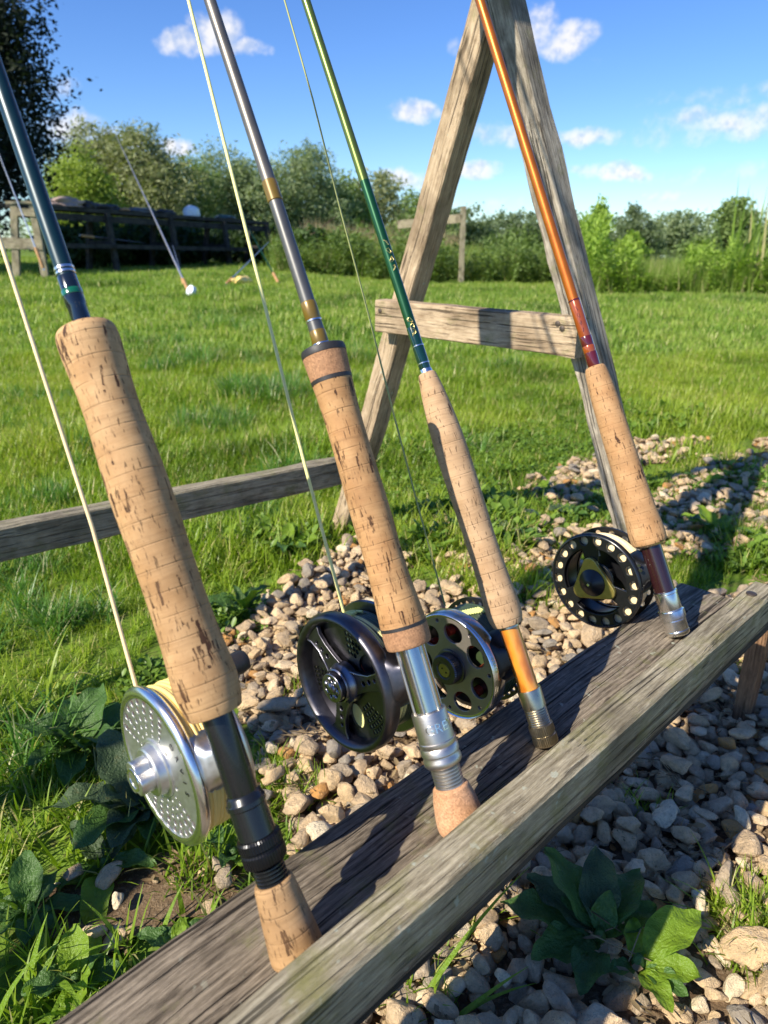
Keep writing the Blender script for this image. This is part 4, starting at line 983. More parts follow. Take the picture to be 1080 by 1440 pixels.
# --- rod 3: green blank, burl seat
r3 = Rod((768, 1044), (600, 525), .009, 'third fly rod from the left, green blank, slim grip and polished wooden reel seat')
r3.seg('butt_cap', [(1047, 10), (1046.5, 14), (1045, 16.5), (1043, 17.3), (1033, 17.2), (1032, 15.4)], 'nickel_gold', 80, .03, smooth=25)
r3.seg('locking_ring', [(1033, 15), (1030, 15), (1029, 17.3), (1018, 17), (1017, 15)], 'nickel_gold', 80, .03, smooth=25)
r3.thread('screw_thread', 1018, 992, 14.6, 15.8, 3.2, 'nickel_gold')
r3.seg('seat_hood', [(994, 15), (993, 16.6), (970, 17), (968, 16.5), (968, 14)], 'nickel_gold')
r3.seg('reel_seat', [(972, 14.2), (930, 14), (878, 13.8)], 'burl')
r3.seg('trim_ring', [(882, 14), (881.5, 15.2), (878.5, 15.2), (878, 14)], 'nickel_gold')
r3.seg('grip', smooth_prof([(878.5, 13), (878, 20), (875, 22), (866, 24.3), (850, 25), (822, 23.3), (790, 22), (755, 21.6), (715, 22.2), (670, 22.9), (630, 22.8), (600, 21.6), (570, 19), (548, 16.4), (534, 14), (526, 12.2), (524, 9)], 5), 'cork3')
r3.seg('winding_check', [(526, 8), (525, 9.3), (521, 9), (519, 8.2)], 'silver_bright')
r3.seg('winding', [(521, 7.6), (519, 8.2), (505, 8.4), (490, 8.4), (487, 8.0), (462, 8.0), (460, 7.3)], 'blank_dkgreen')
for y in (511, 487): r3.seg('trim_ring', [(y+1.2, 8), (y+.8, 8.8), (y-.6, 8.8), (y-1, 8)], 'silver_bright')
r3.seg('blank', [(464, 7.5), (400, 7.4), (255, 7.0)], 'blank_green', 32)
r3.seg('upper_blank', [(256, 6.99), (120, 6.6), (0, 6.2), (-700, 4.6), (-2400, 2.6)], 'blank_olive', 32)
fa = face_ang(r3)
def gold_marks(rod, y0, y1, seed, hpx, ang, mat, n, w_=.00022, amp=.0016):
    rnd = random.Random(seed); parts = []; rad = hpx*rod.D/F+.0001
    for k in range(n):
        zc = rod.z(y0+(y1-y0)*(k+.5)/n); pts = []
        for j in range(9):
            th = ang+(math.sin(j*1.1+rnd.uniform(0, 1.5))*amp+rnd.uniform(-.0002, .0002))/rad; pts.append(Vector((rad*math.cos(th), rad*math.sin(th), zc+math.cos(j*.9+k)*.0022)))
        parts.append(tube(pts, w_, 5))
    return part('gold_script', join(*parts), mat, rod.root, rod.M, 80)
gold_marks(r3, 385, 338, 4, 7.4, fa+.35, 'gold_bright', 4)
gold_marks(r3, 474, 448, 9, 8.1, fa+.1, 'gold_bright', 3, .0003, .0018)
RR = .0455; RM = r3.reel_M((645, 937), RR, .0115, .017)
hs = []
for k in range(7):
    a = R(12+k*360/7); hs.append(circ(.0298*math.cos(a), .0298*math.sin(a), .0088, 26, 1.0, 1.12, a))
for k in range(7):
    a = R(12+(k+.5)*360/7); hs.append(circ(.0388*math.cos(a), .0388*math.sin(a), .0021, 12))
reel3 = part('reel', shift(curve_mesh([circ(0, 0, RR-.0015, 110)]+hs, .0014, .0005), z=.0155), 'bronze', r3.root, RM, 40, label='bronze fly reel with round windows and dark green line')
part('rim', ring([(.006, RR-.004), (.006, RR-.0002), (.0095, RR+.0003), (.0145, RR), (.0168, RR-.001), (.0174, RR-.0026), (.0168, RR-.004)], 96), 'seat_silver', reel3, RM, 50)
part('rim_bead', ring([(.0166, RR-.0026), (.0178, RR-.0022), (.0182, RR-.0016), (.0176, RR-.0008), (.0164, RR-.0006)], 96), 'silver_bright', reel3, RM, 60)
part('hub', lathe([(.0160, .0150), (.0185, .0146), (.0190, .0135)], 64), 'gunmetal_dark', reel3, RM, 35)
part('drag_knob', lathe([(.0180, .0125), (.0250, .0124), (.0262, .0115), (.0262, .0075), (.0255, .0070), (.0255, .001)], 90, .03), 'gunmetal_dark', reel3, RM, 25)
kc = part('knob_badge', lathe([(.0255, .0058), (.0262, .0055), (.0262, .001)], 32), 'gold', reel3, RM)
part('badge_dot', join(shift(lathe([(.0262, .0008), (.0266, .0006)], 10), -.001, .002), shift(lathe([(.0262, .0009), (.0266, .0006)], 10), .0018, -.0018)), 'black_metal', reel3, RM)
part('inner_disc', lathe([(.004, .036), (.0055, .036), (.0055, .001)], 48), 'gunmetal_dark', reel3, RM)
for k in range(7):
    a = 36+k*360/7; part('drag_pillar', shift(lathe([(.0055, .0045), (.012, .0042), (.012, .001)], 16), .027*math.cos(R(a)), .027*math.sin(R(a))), 'red', reel3, RM)
part('line_winding', shift(coil(.0405, .026, .0008, 10, 8), z=-.008), 'line_green', reel3, RM, 60)
lo_ = []
for k in range(9):
    z0 = .002-.0021*k; lo_.append(tube([Vector((.0412*math.cos(R(62-k*1.2+j*3.2)), .0412*math.sin(R(62-k*1.2+j*3.2)), z0)) for j in range(5)], .0007, 6))
part('loose_coil', join(*lo_), 'line_lime', reel3, RM, 80)
part('back_plate', shift(curve_mesh([circ(0, 0, RR, 90), circ(0, 0, .034, 60)]+[circ(.0405*math.cos(R(a)), .0405*math.sin(R(a)), .0023, 12) for a in range(0, 360, 10)], .0009), z=-.0225), 'gunmetal_dark', reel3, RM)
tm = text_mesh('GREYS', .0042, .0001); part('lettering', xf(tm, T(Vector((RR+.0015, -.001, .0167))) @ Matrix.Rotation(R(-90), 4, 'Z')), 'silver_bright', reel3, RM)
part('handle', shift(lathe([(-.022, .001), (-.022, .004), (-.034, .0052), (-.038, .004), (-.0385, .001)], 20), -.028, -.022), 'black_rubber', reel3, RM, 60)
arm_loft(reel3, RM, RR, .0115, .0155, -.016, 'black_frame')
fishing_line(r3, [(626, 852, .62), (590, 720, .615), (553, 580, .61), (520, 450, .61), (480, 300, .605), (440, 140, .60), (400, 0, .60)], .00075, 'line_olive')

# --- rod 4: orange blank, black reel with cream line
r4 = Rod((953, 889), (836, 515), .0115, 'fourth fly rod, farthest right, burnt orange blank, black reel with cream line')
r4.seg('butt_cap', [(892, 10), (891.5, 15), (890, 16.4), (886, 16.6), (885, 16)]+[(885-i*2.2-j, 16.2-(.35 if j else 0)) for i in range(7) for j in (0, 1)]+[(868, 16)], 'silver_bright')
r4.seg('locking_ring', [(869, 15.5), (868, 17.8), (858, 17.6), (857, 15.5)], 'silver_bright', 80)
r4.seg('seat_hood', [(858, 15), (857, 15.6), (835, 15.2), (834, 16.2), (831, 16.2), (830, 14.5)], 'silver_bright')
r4.seg('reel_seat', [(835, 14.2), (762, 14.2)], 'maroon')
r4.seg('trim_ring', smooth_prof([(767, 14), (766.5, 18), (765, 20.5), (763, 21.5)], 3), 'nickel_gold')
r4.seg('grip', smooth_prof([(764, 15), (763.5, 22), (760, 24.2), (752, 24.8), (740, 24.4), (718, 22.6), (690, 21.2), (650, 20.4), (610, 19.7), (575, 18.8), (548, 17.6), (530, 16.2), (521, 14.8), (516, 12.6), (514.5, 8)], 5), 'cork4')
r4.seg('winding', [(516, 7.8), (514, 8.8), (497, 8.8), (495, 8.4)], 'maroon_wrap')
r4.seg('orange_whipping', [(496, 8.2), (495, 8.7), (487, 8.7), (486, 8.2)], 'blank_redorange')
r4.seg('winding', [(487, 8.2), (486, 8.6), (474, 8.5), (473, 8)], 'maroon_wrap')
r4.seg('whipping', [(474, 8), (473, 8.4), (424, 8.0), (423, 7.6)], 'blank_redorange')
r4.seg('trim_ring', [(424.5, 7.6), (424, 8.3), (422, 8.3), (421.5, 7.6)], 'maroon_wrap')
r4.seg('blank', [(423, 7.7), (200, 7.2), (0, 6.7), (-600, 5.4), (-2100, 2.8)], 'blank_orange', 32)
gold_marks(r4, 470, 430, 12, 8.2, face_ang(r4), 'maroon_wrap', 4, .00022, .0010)
RR = .0505; RM = r4.reel_M((839, 818), RR, .0125, .0165)
hh = [circ(.0433*math.cos(R(7+k*20)), .0433*math.sin(R(7+k*20)), .0052, 20) for k in range(18)]
def wedge(a0, a1, r0, r1, n=12):
    return arc_pts(r1, a0, a1, n)+list(reversed(arc_pts(r0, a0+4, a1-4, n)))
wg = [wedge(a0, a0+92, .0205, .0362) for a0 in (94, 214, 334)]; hh += wg
reel4 = part('reel', shift(curve_mesh([circ(0, 0, RR-.001, 110)]+hh, .0014, .0005), z=.0145), 'black_frame', r4.root, RM, 40, label='black perforated fly reel wound with cream line')
part('rim', ring([(.011, RR-.003), (.011, RR), (.0145, RR+.0004), (.0165, RR-.0008), (.0168, RR-.0022), (.0160, RR-.003)], 96), 'black_gloss', reel4, RM, 50)
tri = []
for c0 in (80, 200, 320):
    cx_, cy_ = .0182*math.cos(R(c0)), .0182*math.sin(R(c0))
    for j in range(-6, 7): tri.append((cx_+.0072*math.cos(R(c0+j*10)), cy_+.0072*math.sin(R(c0+j*10))))
part('centre_plate', shift(curve_mesh([tri], .0022, .0008), z=.0182), 'gold', reel4, RM, 35)
part('drag_knob', lathe([(.0195, .0145), (.0212, .0143), (.0218, .0135), (.0255, .0085), (.0275, .0050), (.0282, .0035), (.0282, .0005)], 48), 'black_frame', reel4, RM, 45)
part('knob_mark', lathe([(.0282, .0016), (.0284, .0015), (.0284, .0008)], 16), 'silver_bright', reel4, RM)
part('line_winding', coil(.0455, .0215, .0010, 10, 12, inner=.83, caps=False), 'line_cream', reel4, RM, 60)
part('spool_core', ring([(-.0115, .0372), (.0115, .0372), (.0115, .0378), (-.0115, .0378)], 64), 'black_frame', reel4, RM, 50)
part('axle', lathe([(-.0125, .008), (.0135, .008)], 32), 'black_frame', reel4, RM, 40)
part('spool_hollow', ring([(.0112, .0385), (.0118, .0385), (.0118, .034), (.0108, .034)], 64), 'black_metal', reel4, RM)
part('spool_disc', ring([(.0105, .0482), (.0110, .0482), (.0112, .0385), (.0105, .0385)], 64), 'line_cream', reel4, RM)
part('back_plate', shift(curve_mesh([circ(0, 0, RR, 90)]+[circ(.0437*math.cos(R(7+k*20)), .0437*math.sin(R(7+k*20)), .0040, 14) for k in range(18)]+wg, .0012), z=-.0135), 'black_frame', reel4, RM)
for yy in (.0095, .0045): part('screw', shift(lathe([(.0155, .0019), (.0166, .0018), (.0166, .0006)], 14), RR+.004, yy), 'gunmetal', reel4, RM)

arm_loft(reel4, RM, RR, .0125, .0145, -.0135, 'black_frame')
# ------------------------------------------------------------------ background
BASE_SEED = [100]
def crown_mesh(blobs, nleaf, ls, rnd, elong=1.6, fill=.35):
    """blobs: (x,y,z,rx,ry,rz). leaf-sized faces gathered in clumps through the crown"""
    vol = np.array([b[3]*b[5] for b in blobs]); pr = vol/vol.sum(); g = np.random.default_rng(rnd.randrange(10**6))
    nc = max(30, nleaf//26); bi = g.choice(len(blobs), nc, p=pr); B = np.array(blobs)[bi]
    d = g.normal(size=(nc, 3)); d /= np.linalg.norm(d, axis=1)[:, None]; rad = (1-fill*g.random(nc)**1.5)[:, None]*(1+.13*g.normal(size=(nc, 1)))
    cc_ = B[:, :3]+d*rad*B[:, 3:6]; k = g.integers(0, nc, nleaf); sz = (B[k, 3:6].mean(axis=1)*.17)[:, None]
    c = cc_[k]+g.normal(size=(nleaf, 3))*sz*np.array([1, 1, .8])
    a = g.normal(size=(nleaf, 3)); a[:, 2] *= .7; a /= np.linalg.norm(a, axis=1)[:, None]; b = np.cross(a, g.normal(size=(nleaf, 3))); b /= np.linalg.norm(b, axis=1)[:, None]
    L_ = (ls*(.6+.8*g.random(nleaf)))[:, None]
    V = np.stack([c-a*L_*elong*.5, c+b*L_*.42, c+a*L_*elong*.5, c-b*L_*.42], axis=1).reshape(-1, 3)
    Fc = np.arange(nleaf*4).reshape(-1, 4); return V, Fc
def np_mesh(name, V, Fc, mat, parent, M_=None):
    me = bpy.data.meshes.new(name); n = len(Fc); me.vertices.add(len(V)); me.vertices.foreach_set('co', np.asarray(V, np.float32).ravel())
    me.loops.add(n*4); me.polygons.add(n); me.loops.foreach_set('vertex_index', Fc.ravel().astype(np.int32)); me.polygons.foreach_set('loop_start', np.arange(0, n*4, 4, dtype=np.int32))
    try: me.polygons.foreach_set('loop_total', np.full(n, 4, np.int32))
    except Exception: pass
    me.materials.append(mat); me.update(calc_edges=True); o = bpy.data.objects.new(name, me); return link(o, parent, M_)
def tree(px, Y, top_py, wpx, label, mat, nleaf=9000, ls=.10, cat='tree', name='tree', low=.12, shape='round', seed=0, elong=1.6, group='trees and bushes behind the lawn', base=None, nb=9):
    rnd = random.Random(seed*17+3); p = PY(px, 340, Y); gx, gy = p.x, p.y; zb = (gz(gx, gy) if base is None else base) - (min(.6, (gy-18)*.02) if gy > 18 else 0)
    ztop = PY(px, top_py, Y).z; h = ztop-zb; hw = wpx/F*Y/CP*.5*1.0
    root = empty(name, Vector((gx, gy, zb)), label, cat, group); Mx = WM[root]
    tr = [tube([Vector((0, 0, -.2)), Vector((h*.02, 0, h*.3)), Vector((-h*.01, 0, h*.62)), Vector((h*.01, 0, h*.86))], [h*.035, h*.026, h*.016, h*.004], 10)]
    blobs = []
    for k in range(nb):
        f = (k+.5)/nb; zz = h*(low+(1-low)*(.12+.76*f))
        env = math.sin(math.pi*(.14+.74*f))**.7 if shape == 'round' else (1.05-f*.85)
        a = rnd.uniform(0, 6.28); off_ = hw*env*rnd.uniform(.30, .62); bx = math.cos(a)*off_; by_ = math.sin(a)*off_*.8
        r_ = hw*env*rnd.uniform(.42, .6); rz = min(r_*1.05, h*.24)
        if zz+rz > h: zz = h-rz
        blobs.append((bx, by_, zz, r_, r_*.9, rz))
        tr.append(tube([Vector((0, 0, h*(low+.3*f))), Vector((bx*.5, by_*.5, zz*.85)), Vector((bx, by_, zz))], [h*.014, h*.009, h*.003], 6))
    blobs.append((0, 0, h*(low+(1-low)*.45), hw*.62, hw*.5, h*(1-low)*.42))
    v, f = join(*tr); meshobj('trunk', v, f, M['bark'], root, Mx, smooth=True)
    V, Fc = crown_mesh(blobs, nleaf, ls, rnd, elong); np_mesh('crown', V, Fc, M[mat], root, Mx)
    return root
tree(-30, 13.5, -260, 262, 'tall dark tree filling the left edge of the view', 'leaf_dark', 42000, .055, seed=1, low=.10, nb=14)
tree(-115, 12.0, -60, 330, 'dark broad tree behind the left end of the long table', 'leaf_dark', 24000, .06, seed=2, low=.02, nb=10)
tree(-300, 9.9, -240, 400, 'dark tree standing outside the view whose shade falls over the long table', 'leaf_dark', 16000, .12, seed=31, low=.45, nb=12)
for k_, (px_, Y_, w__) in enumerate([(110, 11.6, 120), (190, 12.6, 120), (262, 13.6, 110), (335, 14.8, 100), (405, 15.5, 70)]):  # bushes added as dark backing for the shade under the table
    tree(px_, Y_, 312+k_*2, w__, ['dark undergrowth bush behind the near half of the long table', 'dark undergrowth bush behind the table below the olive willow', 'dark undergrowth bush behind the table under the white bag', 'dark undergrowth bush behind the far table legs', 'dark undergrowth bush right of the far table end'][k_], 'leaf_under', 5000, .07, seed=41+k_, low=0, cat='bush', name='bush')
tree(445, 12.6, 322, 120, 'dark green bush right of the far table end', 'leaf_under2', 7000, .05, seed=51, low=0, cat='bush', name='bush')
tree(178, 22, 168, 170, 'feathery olive willow behind the long table', 'leaf_olive', 34000, .045, seed=3, elong=3.2, low=.05)
tree(250, 24, 222, 130, 'lower rounded bush right of the olive willow', 'leaf_mid', 18000, .055, seed=4, low=.02)
tree(110, 19, 212, 140, 'lime green bush left of the olive willow', 'leaf_lime', 20000, .05, seed=5, low=.02, cat='bush', name='bush')
tree(345, 26, 212, 150, 'grey-green willow bush behind the grey rod', 'leaf_grey', 24000, .05, seed=6, elong=2.8, low=.02)
tree(415, 27, 204, 150, 'tall grey-green willow bush between grey and green rods', 'leaf_grey', 24000, .05, seed=7, elong=2.8, low=.02)
tree(470, 29, 238, 110, 'green bush just left of the green rod in the distance', 'leaf_mid', 9000, .08, seed=8, low=.02, cat='bush', name='bush')
tree(530, 30, 238, 110, 'rounded bush behind the green rod in the distance', 'leaf_olive', 10000, .08, seed=9, low=.02, cat='bush', name='bush')
tree(590, 33, 265, 100, 'low dark bush left of the A-frame back leg', 'leaf_mid', 7000, .09, seed=10, low=.02, cat='bush', name='bush')
tree(640, 45, 290, 110, 'far hedge bush behind the fence post', 'leaf_far', 6000, .13, seed=11, low=.0, cat='bush', name='bush')
tree(715, 50, 297, 130, 'far hedge bush seen between the A-frame legs', 'leaf_far', 6000, .14, seed=12, low=.0, cat='bush', name='bush')
tree(775, 52, 303, 110, 'far hedge bush behind the orange rod', 'leaf_far', 6000, .14, seed=13, low=.0, cat='bush', name='bush')
tree(838, 12.5, 268, 52, 'narrow bright sapling just right of the A-frame', 'leaf_bright', 4500, .045, seed=14, low=.02, shape='cone', cat='sapling', name='sapling')
tree(880, 13.5, 325, 60, 'low bright shrub beside the sapling', 'leaf_bright', 3500, .045, seed=15, low=.0, cat='bush', name='bush')
tree(900, 42, 288, 90, 'distant dark bush right of the sapling', 'leaf_far', 7000, .11, seed=16, low=.0, cat='bush', name='bush')
tree(955, 44, 296, 90, 'distant rounded bush in the gap above the water', 'leaf_grey', 6500, .11, seed=17, low=.0, cat='bush', name='bush')
tree(995, 36, 328, 90, 'low distant bush left of the lone round tree', 'leaf_mid', 5000, .10, seed=18, low=.0, cat='bush', name='bush')
tree(1033, 32, 274, 58, 'lone round tree on the right horizon', 'leaf_mid', 8000, .08, seed=19, low=.2)
tree(1080, 30, 318, 90, 'bush at the right edge of the horizon', 'leaf_mid', 5000, .10, seed=20, low=.0, cat='bush', name='bush')
# far wood closing the horizon
Vs = []; rnd = random.Random(77); blobs = []
for k in range(150):
    x = -110+k*1.6; y = 95+rnd.uniform(-6, 6); r_ = rnd.uniform(3, 6); blobs.append((x, y, rnd.uniform(.5, 2.2), r_, 3, rnd.uniform(1.5, 3.2)))
V, Fc = crown_mesh(blobs, 26000, .32, rnd); o = np_mesh('far_wood', V, Fc, M['leaf_far'], None); tag(o, 'low wooded belt along the horizon', 'woodland', kind='stuff')
# tall meadow grass in front of the bushes
tg_t = [tuft(34, .14, .35, .75, .008, .016, rt_, .35, .8, 4) for _ in range(5)]; sg_t = [tuft(22, .14, .75, 1.05, .008, .018, rt_, .25, .4, 3) for _ in range(3)]
pts = []
for k in range(5200):
    px = random.uniform(60, 1150); Y = random.uniform(11.2, 17)
    if 380 < px < 830: Y = random.uniform(11.5, 17)
    elif px <= 380: Y = random.uniform(16.5, 20)
    elif px > 830: Y = random.uniform(9.0, 12)
    pts.append((PY(px, 340, Y).x, Y))
P_, Rr, S = [], [], []
for x, y in pts:
    P_.append((x, y, gz(x, y)-.02)); Rr.append((0, 0, random.uniform(0, 6.28))); s_ = random.uniform(.5, 1.0)*(.75 if y < 12.2 else 1); S.append((s_, s_, s_))
tag(scatter('tall_grass', [(v, f, 0, True) for v, f in tg_t], P_, Rr, S, [M['tall_grass']]), 'tall rough grass along the far edge of the lawn', 'grass', kind='stuff')
pts = [(PY(px, 340, Y).x, Y) for px, Y in [(random.uniform(430, 640), random.uniform(15, 18.5)) for _ in range(150)]]
P_ = [(x, y, gz(x, y)) for x, y in pts]; Rr = [(0, 0, random.uniform(0, 6.28)) for _ in pts]; S = [(1, 1, random.uniform(.8, 1.05)) for _ in pts]
tag(scatter('seeding_grass', [(v, f, 0, True) for v, f in sg_t], P_, Rr, S, [M['seed_grass']]), 'pinkish seeding grass heads below the distant bushes', 'grass', kind='stuff')
# leafy weeds at the right
wl_t = [join(*[leaflet(rt_.uniform(.05, .10), rt_.uniform(.02, .035), rt_.uniform(0, 6.28), rt_.uniform(-.2, .9), rt_.gauss(0, .035), rt_.gauss(0, .035), rt_.uniform(.02, .72)) for _ in range(46)]) for _ in range(4)]
def wtop(px):      # height factor of the weed bank along the shore
    return max(.28, .62+.5*mnoise.noise((px*.028, 1, 1))+.25*mnoise.noise((px*.11, 4, 1))-(.42 if 905 < px < 968 else 0)+(.35 if px < 850 else 0))
src = [(random.uniform(815, 1180), random.uniform(8.9, 11.5)) for _ in range(900)]
pts = [(PY(px, 340, Y).x, Y, wtop(px)) for px, Y in src]
P_ = [(x, y, gz(x, y)) for x, y, h_ in pts]; Rr = [(0, 0, random.uniform(0, 6.28)) for _ in pts]; S = [(.8, .8, h_*random.uniform(.7, 1.35)) for x, y, h_ in pts]
tag(scatter('tall_weeds', [(v, f, 0, True) for v, f in wl_t], P_, Rr, S, [M['leaf_bright']]), 'bank of bright leafy weeds by the water at right', 'weeds', kind='stuff')
src = [(random.uniform(385, 830), random.uniform(11.3, 14.5)) for _ in range(1100)]
pts = [(PY(px, 340, Y).x, Y, max(.3, .75+.7*mnoise.noise((px*.013, Y*.6, 5)))) for px, Y in src]
P_ = [(x, y, gz(x, y)) for x, y, h_ in pts]; Rr = [(0, 0, random.uniform(0, 6.28)) for _ in pts]; S = [(1, 1, h_*random.uniform(.6, 1.3)) for x, y, h_ in pts]
tag(scatter('rough_growth', [(v, f, 0, True) for v, f in wl_t], P_, Rr, S, [M['leaf_mid']]), 'uneven nettles and rough growth beyond the lawn, behind the A-frame', 'weeds', kind='stuff')
# reeds
rnd = random.Random(9)
root = empty('reed_clump', (lambda q: Vector((q.x, q.y, gz(q.x, q.y))))(PY(1052, 340, 9.2)), 'clump of tall blade-like reeds near the right edge', 'reeds')
for k in range(22):
    v, f = blade(rnd.uniform(-.22, .22), rnd.uniform(-.1, .1), rnd.uniform(1.0, 1.4), .045, rnd.uniform(0, 6.28), rnd.uniform(.02, .22), rnd.uniform(.1, .7), 7); meshobj('blade', v, f, M['tall_grass'], root, WM[root], smooth=True)
# water
wx = PY(940, 340, 24); v = [(1.5, 15.5, -.05), (30, 15.5, -.05), (60, 40, -.05), (4, 34, -.05)]
# a sheet of pond just over the bank, laid above the sunken far ground
wt_ = meshobj('water', [(x, y, .03) for x, y, z in v], [(0, 1, 2, 3)], M['water']); tag(wt_, kind='structure')
# bare path patch behind the A-frame
q = [PZ(670, 372, 0.03), PZ(760, 372, 0.03), PZ(745, 379, 0.03), PZ(690, 379, 0.03)]
# fence
fr = empty('fence', (lambda q: Vector((q.x, q.y, gz(q.x, q.y))))(PY(652, 340, 11.3)), 'wooden fence post with one rail beyond the lawn, behind the A-frame', 'fence')
pb = PY(652, 352, 11.3); pt_ = PY(652, 290, 11.3); beam('post', Vector((pt_.x, pt_.y, gz(pt_.x, pt_.y)-.1)), pt_, .075, .075, (0, 1, 0), M['beam'], fr, seed=31)
ra = PY(648, 307, 11.28); rb2 = PY(560, 316, 11.9); beam('rail', rb2, ra, .035, .12, (0, 0, 1), M['beam'], fr, seed=32)
# long table, its wood coloured dark for tree shade, with a pale trestle end
def tz(px, py, Y): return PY(px, py, Y)
yl, yr = 9.6, 14.0
tb_ = empty('long_table', (lambda q: Vector((q.x, q.y, gz(q.x, q.y))))(PY(180, 340, 11)), 'long dark weathered table on trestles under the trees at left', 'table')
A0 = PY(12, 288, yl); B0 = PY(372, 314, yr); A0.z = A0.z; 
dirt = (B0-A0); hor = Vector((dirt.x, dirt.y, 0)).normalized(); sid = Vector((hor.y, -hor.x, 0))
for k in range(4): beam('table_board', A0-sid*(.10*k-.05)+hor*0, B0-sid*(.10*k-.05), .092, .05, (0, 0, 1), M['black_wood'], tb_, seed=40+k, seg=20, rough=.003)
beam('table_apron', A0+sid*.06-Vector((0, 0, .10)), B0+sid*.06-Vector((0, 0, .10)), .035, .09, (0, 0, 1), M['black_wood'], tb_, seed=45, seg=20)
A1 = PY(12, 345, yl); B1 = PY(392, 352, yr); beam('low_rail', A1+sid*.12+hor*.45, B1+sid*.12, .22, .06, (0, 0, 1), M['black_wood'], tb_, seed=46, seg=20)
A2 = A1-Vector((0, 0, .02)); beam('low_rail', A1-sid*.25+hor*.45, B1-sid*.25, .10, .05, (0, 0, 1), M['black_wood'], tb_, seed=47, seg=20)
for f_ in (.28, .52, .76, .985):
    q = A0+dirt*f_
    for sg in (.10, -.26):
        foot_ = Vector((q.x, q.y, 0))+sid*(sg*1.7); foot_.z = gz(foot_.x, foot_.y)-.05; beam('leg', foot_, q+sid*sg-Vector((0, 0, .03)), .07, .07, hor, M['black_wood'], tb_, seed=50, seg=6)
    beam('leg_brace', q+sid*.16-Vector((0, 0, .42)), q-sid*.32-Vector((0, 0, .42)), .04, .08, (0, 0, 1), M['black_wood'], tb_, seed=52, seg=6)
# pale trestle end
for px0, px1 in ((20, 20), (46, 62)):
    a = PY(px0, 288, yl-.05); b = PY(px1, 374, yl-.05); b.z = gz(b.x, b.y)-.05; beam('trestle_leg', b, a, .085, .06, (0, 1, 0), M['beam'], tb_, seed=54, seg=8, rough=.004)
beam('trestle_cap', PY(10, 285, yl-.05), PY(56, 285, yl-.05), .10, .035, (0, 0, 1), M['beam'], tb_, seed=55, seg=6)
beam('trestle_rail', PY(-8, 341, yl-.08), PY(60, 344, yl-.08), .03, .13, (0, 0, 1), M['beam'], tb_, seed=56, seg=6)
beam('trestle_rail', PY(24, 298, yl-.08), PY(50, 299, yl-.08), .03, .09, (0, 0, 1), M['beam'], tb_, seed=57, seg=6)
# things on and by the table
def tabp(px, lift=.03, k=0):
    r = ray(px, 300); n_ = Vector((-hor.y, hor.x, 0)); lam = (A0-CAM).dot(n_)/r.dot(n_); f_ = ((CAM+r*lam)-A0).dot(hor)/Vector((dirt.x, dirt.y, 0)).length
    return A0+dirt*f_-sid*k+Vector((0, 0, lift))
def lump(name, c, rx, ry, rz, mat, label, cat, seed, amp=.3):
    bm = bmesh.new(); bmesh.ops.create_icosphere(bm, subdivisions=4, radius=1)
    for v in bm.verts:
        q = v.co*(1+amp*mnoise.noise(v.co*1.8+Vector((seed*3, 0, 0)))+amp*.4*mnoise.noise(v.co*5+Vector((0, seed, 0)))); v.co = Vector((q.x*rx, q.y*ry, max(q.z, -.4)*rz+.4*rz))
    V = [v.co.copy() for v in bm.verts]; Fc = [tuple(v.index for v in f.verts) for f in bm.faces]; bm.free()
    o = meshobj(name, V, Fc, M[mat], None, T(c) @ Matrix.Rotation(math.atan2(hor.y, hor.x), 4, 'Z'), smooth=True); return tag(o, label, cat)
lump('folded_cloth', tabp(97, .03, .1), .36, .18, .085, 'cloth', 'brown cloth lying bunched on the near end of the long table', 'cloth', 1, .45)
lump('white_bag', tabp(276, .03, .1), .155, .12, .12, 'white', 'white plastic bag on the far part of the long table', 'bag', 2, .12)
lump('dark_bag', tabp(150, .03, .1), .38, .12, .06, 'black_rubber', 'low dark bundle on the table beside the brown cloth', 'bundle', 3, .4)
lump('dark_bag', tabp(205, .03, .1), .34, .12, .045, 'blank_steel', 'flat grey-blue bundle in the middle of the long table', 'bundle', 4, .4)
lump('tackle_bundle', tabp(128, .03, .02), .10, .08, .07, 'black_rubber', 'dark rounded tackle bundle right of the brown cloth', 'bundle', 8, .3)
lump('tackle_bundle', tabp(236, .03, .05), .20, .09, .05, 'black_rubber', 'dark low tackle bundle just left of the white bag', 'bundle', 9, .4)
lump('tackle_bundle', tabp(318, .03, .05), .22, .09, .04, 'blank_teal', 'dark low tackle bundle right of the white bag', 'bundle', 10, .4)
lump('cork_float', tabp(176, .035, .0), .09, .04, .03, 'cork4', 'small pink-tan cork piece on the table edge', 'cork', 5, .2)
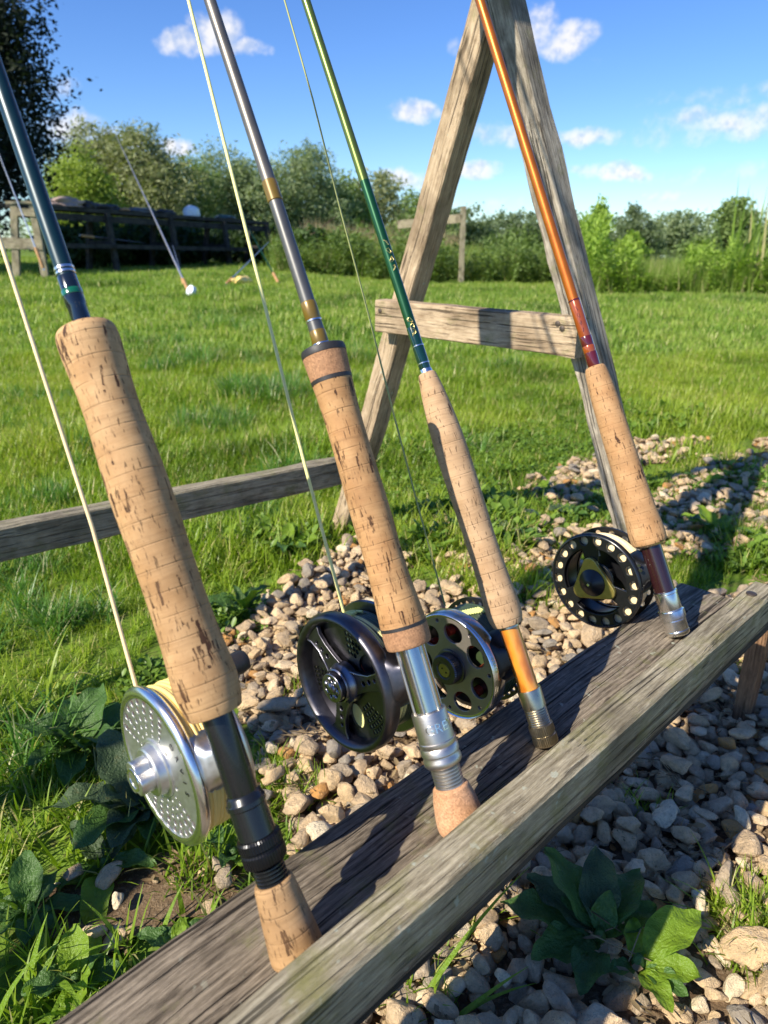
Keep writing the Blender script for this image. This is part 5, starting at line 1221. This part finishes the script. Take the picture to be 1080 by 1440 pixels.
def bgrod(p0, p1, label, mat, reelmat=None, r_=.010, grp='rods leaning at the long table'):
    p0, p1 = Vector(p0), Vector(p1); d = (p1-p0); L_ = d.length; dn = d.normalized()
    root = empty('leaning_rod', p0, label, 'fishing rod', grp); Mr = frame(p0, *(lambda a: (a, dn.cross(a), dn))(dn.orthogonal().normalized()))
    part('rod_blank', tube([Vector((0, 0, .0)), Vector((0, 0, L_*.5)), Vector((0, 0, L_))], [r_, r_*.7, r_*.3], 8), mat, root, Mr, 80)
    part('grip', lathe([(.02, .014), (.04, .020), (.12, .017), (.24, .019), (.26, .012)], 16), 'cork4', root, Mr, 60)
    if reelmat: part('reel', shift(xf(lathe([(-.025, .04), (-.02, .055), (.02, .055), (.025, .04)], 24), Matrix.Rotation(R(90), 4, 'X')), .03, 0, .02), reelmat, root, Mr, 50)
    return root
g0 = PY(266, 402, 7.6); g0.z = gz(g0.x, g0.y)+.03; bgrod(g0, PY(164, 192, 9.9), 'pale grey rod with white reel leaning on the table', 'silver', 'white', .012)
g0 = PY(258, 394, 8.4); g0.z = gz(g0.x, g0.y)+.03; bgrod(g0, PY(243, 345, 9.9), 'short thin rod just behind the pale grey rod', 'silver', None, .008)
g0 = PY(392, 396, 9.0); g0.z = gz(g0.x, g0.y)+.02; bgrod(g0, PY(350, 322, 10.2), 'green rod with tan grip leaning at the far table end', 'blank_green', None, .011)
g0 = PY(318, 402, 8.6); g0.z = gz(g0.x, g0.y)+.02; bgrod(g0, PY(378, 340, 10.6), 'silver rod slanting rightwards up to the far table end', 'silver', None, .010)
g0 = PY(62, 372, 9.4); g0.z = gz(g0.x, g0.y)+.02; bgrod(PY(62, 380, 8.6), PY(-6, 205, 8.8), 'grey rod leaning at the pale trestle, left of the teal rod', 'silver', None, .011)
g0 = PY(420, 350, 13); bgrod(PY(400, 360, 13.2), PY(478, 300, 13.4), 'reddish cane leaning in the rough grass right of the table', 'maroon_wrap', None, .009)
pp = PY(340, 400, 8.8); pp.z = gz(pp.x, pp.y)+.03; lump('orange_bundle', pp, .16, .06, .05, 'line_orange', 'small orange bundle on the grass by the far table legs', 'bundle', 7, .3)
# shelf rod on the table's low rail
bgrod(PY(112, 331, 10.3), PY(205, 342, 11.5), 'rod with cork handle lying on the lower rail of the table', 'maroon', None, .014)
print('objects', len(bpy.data.objects))
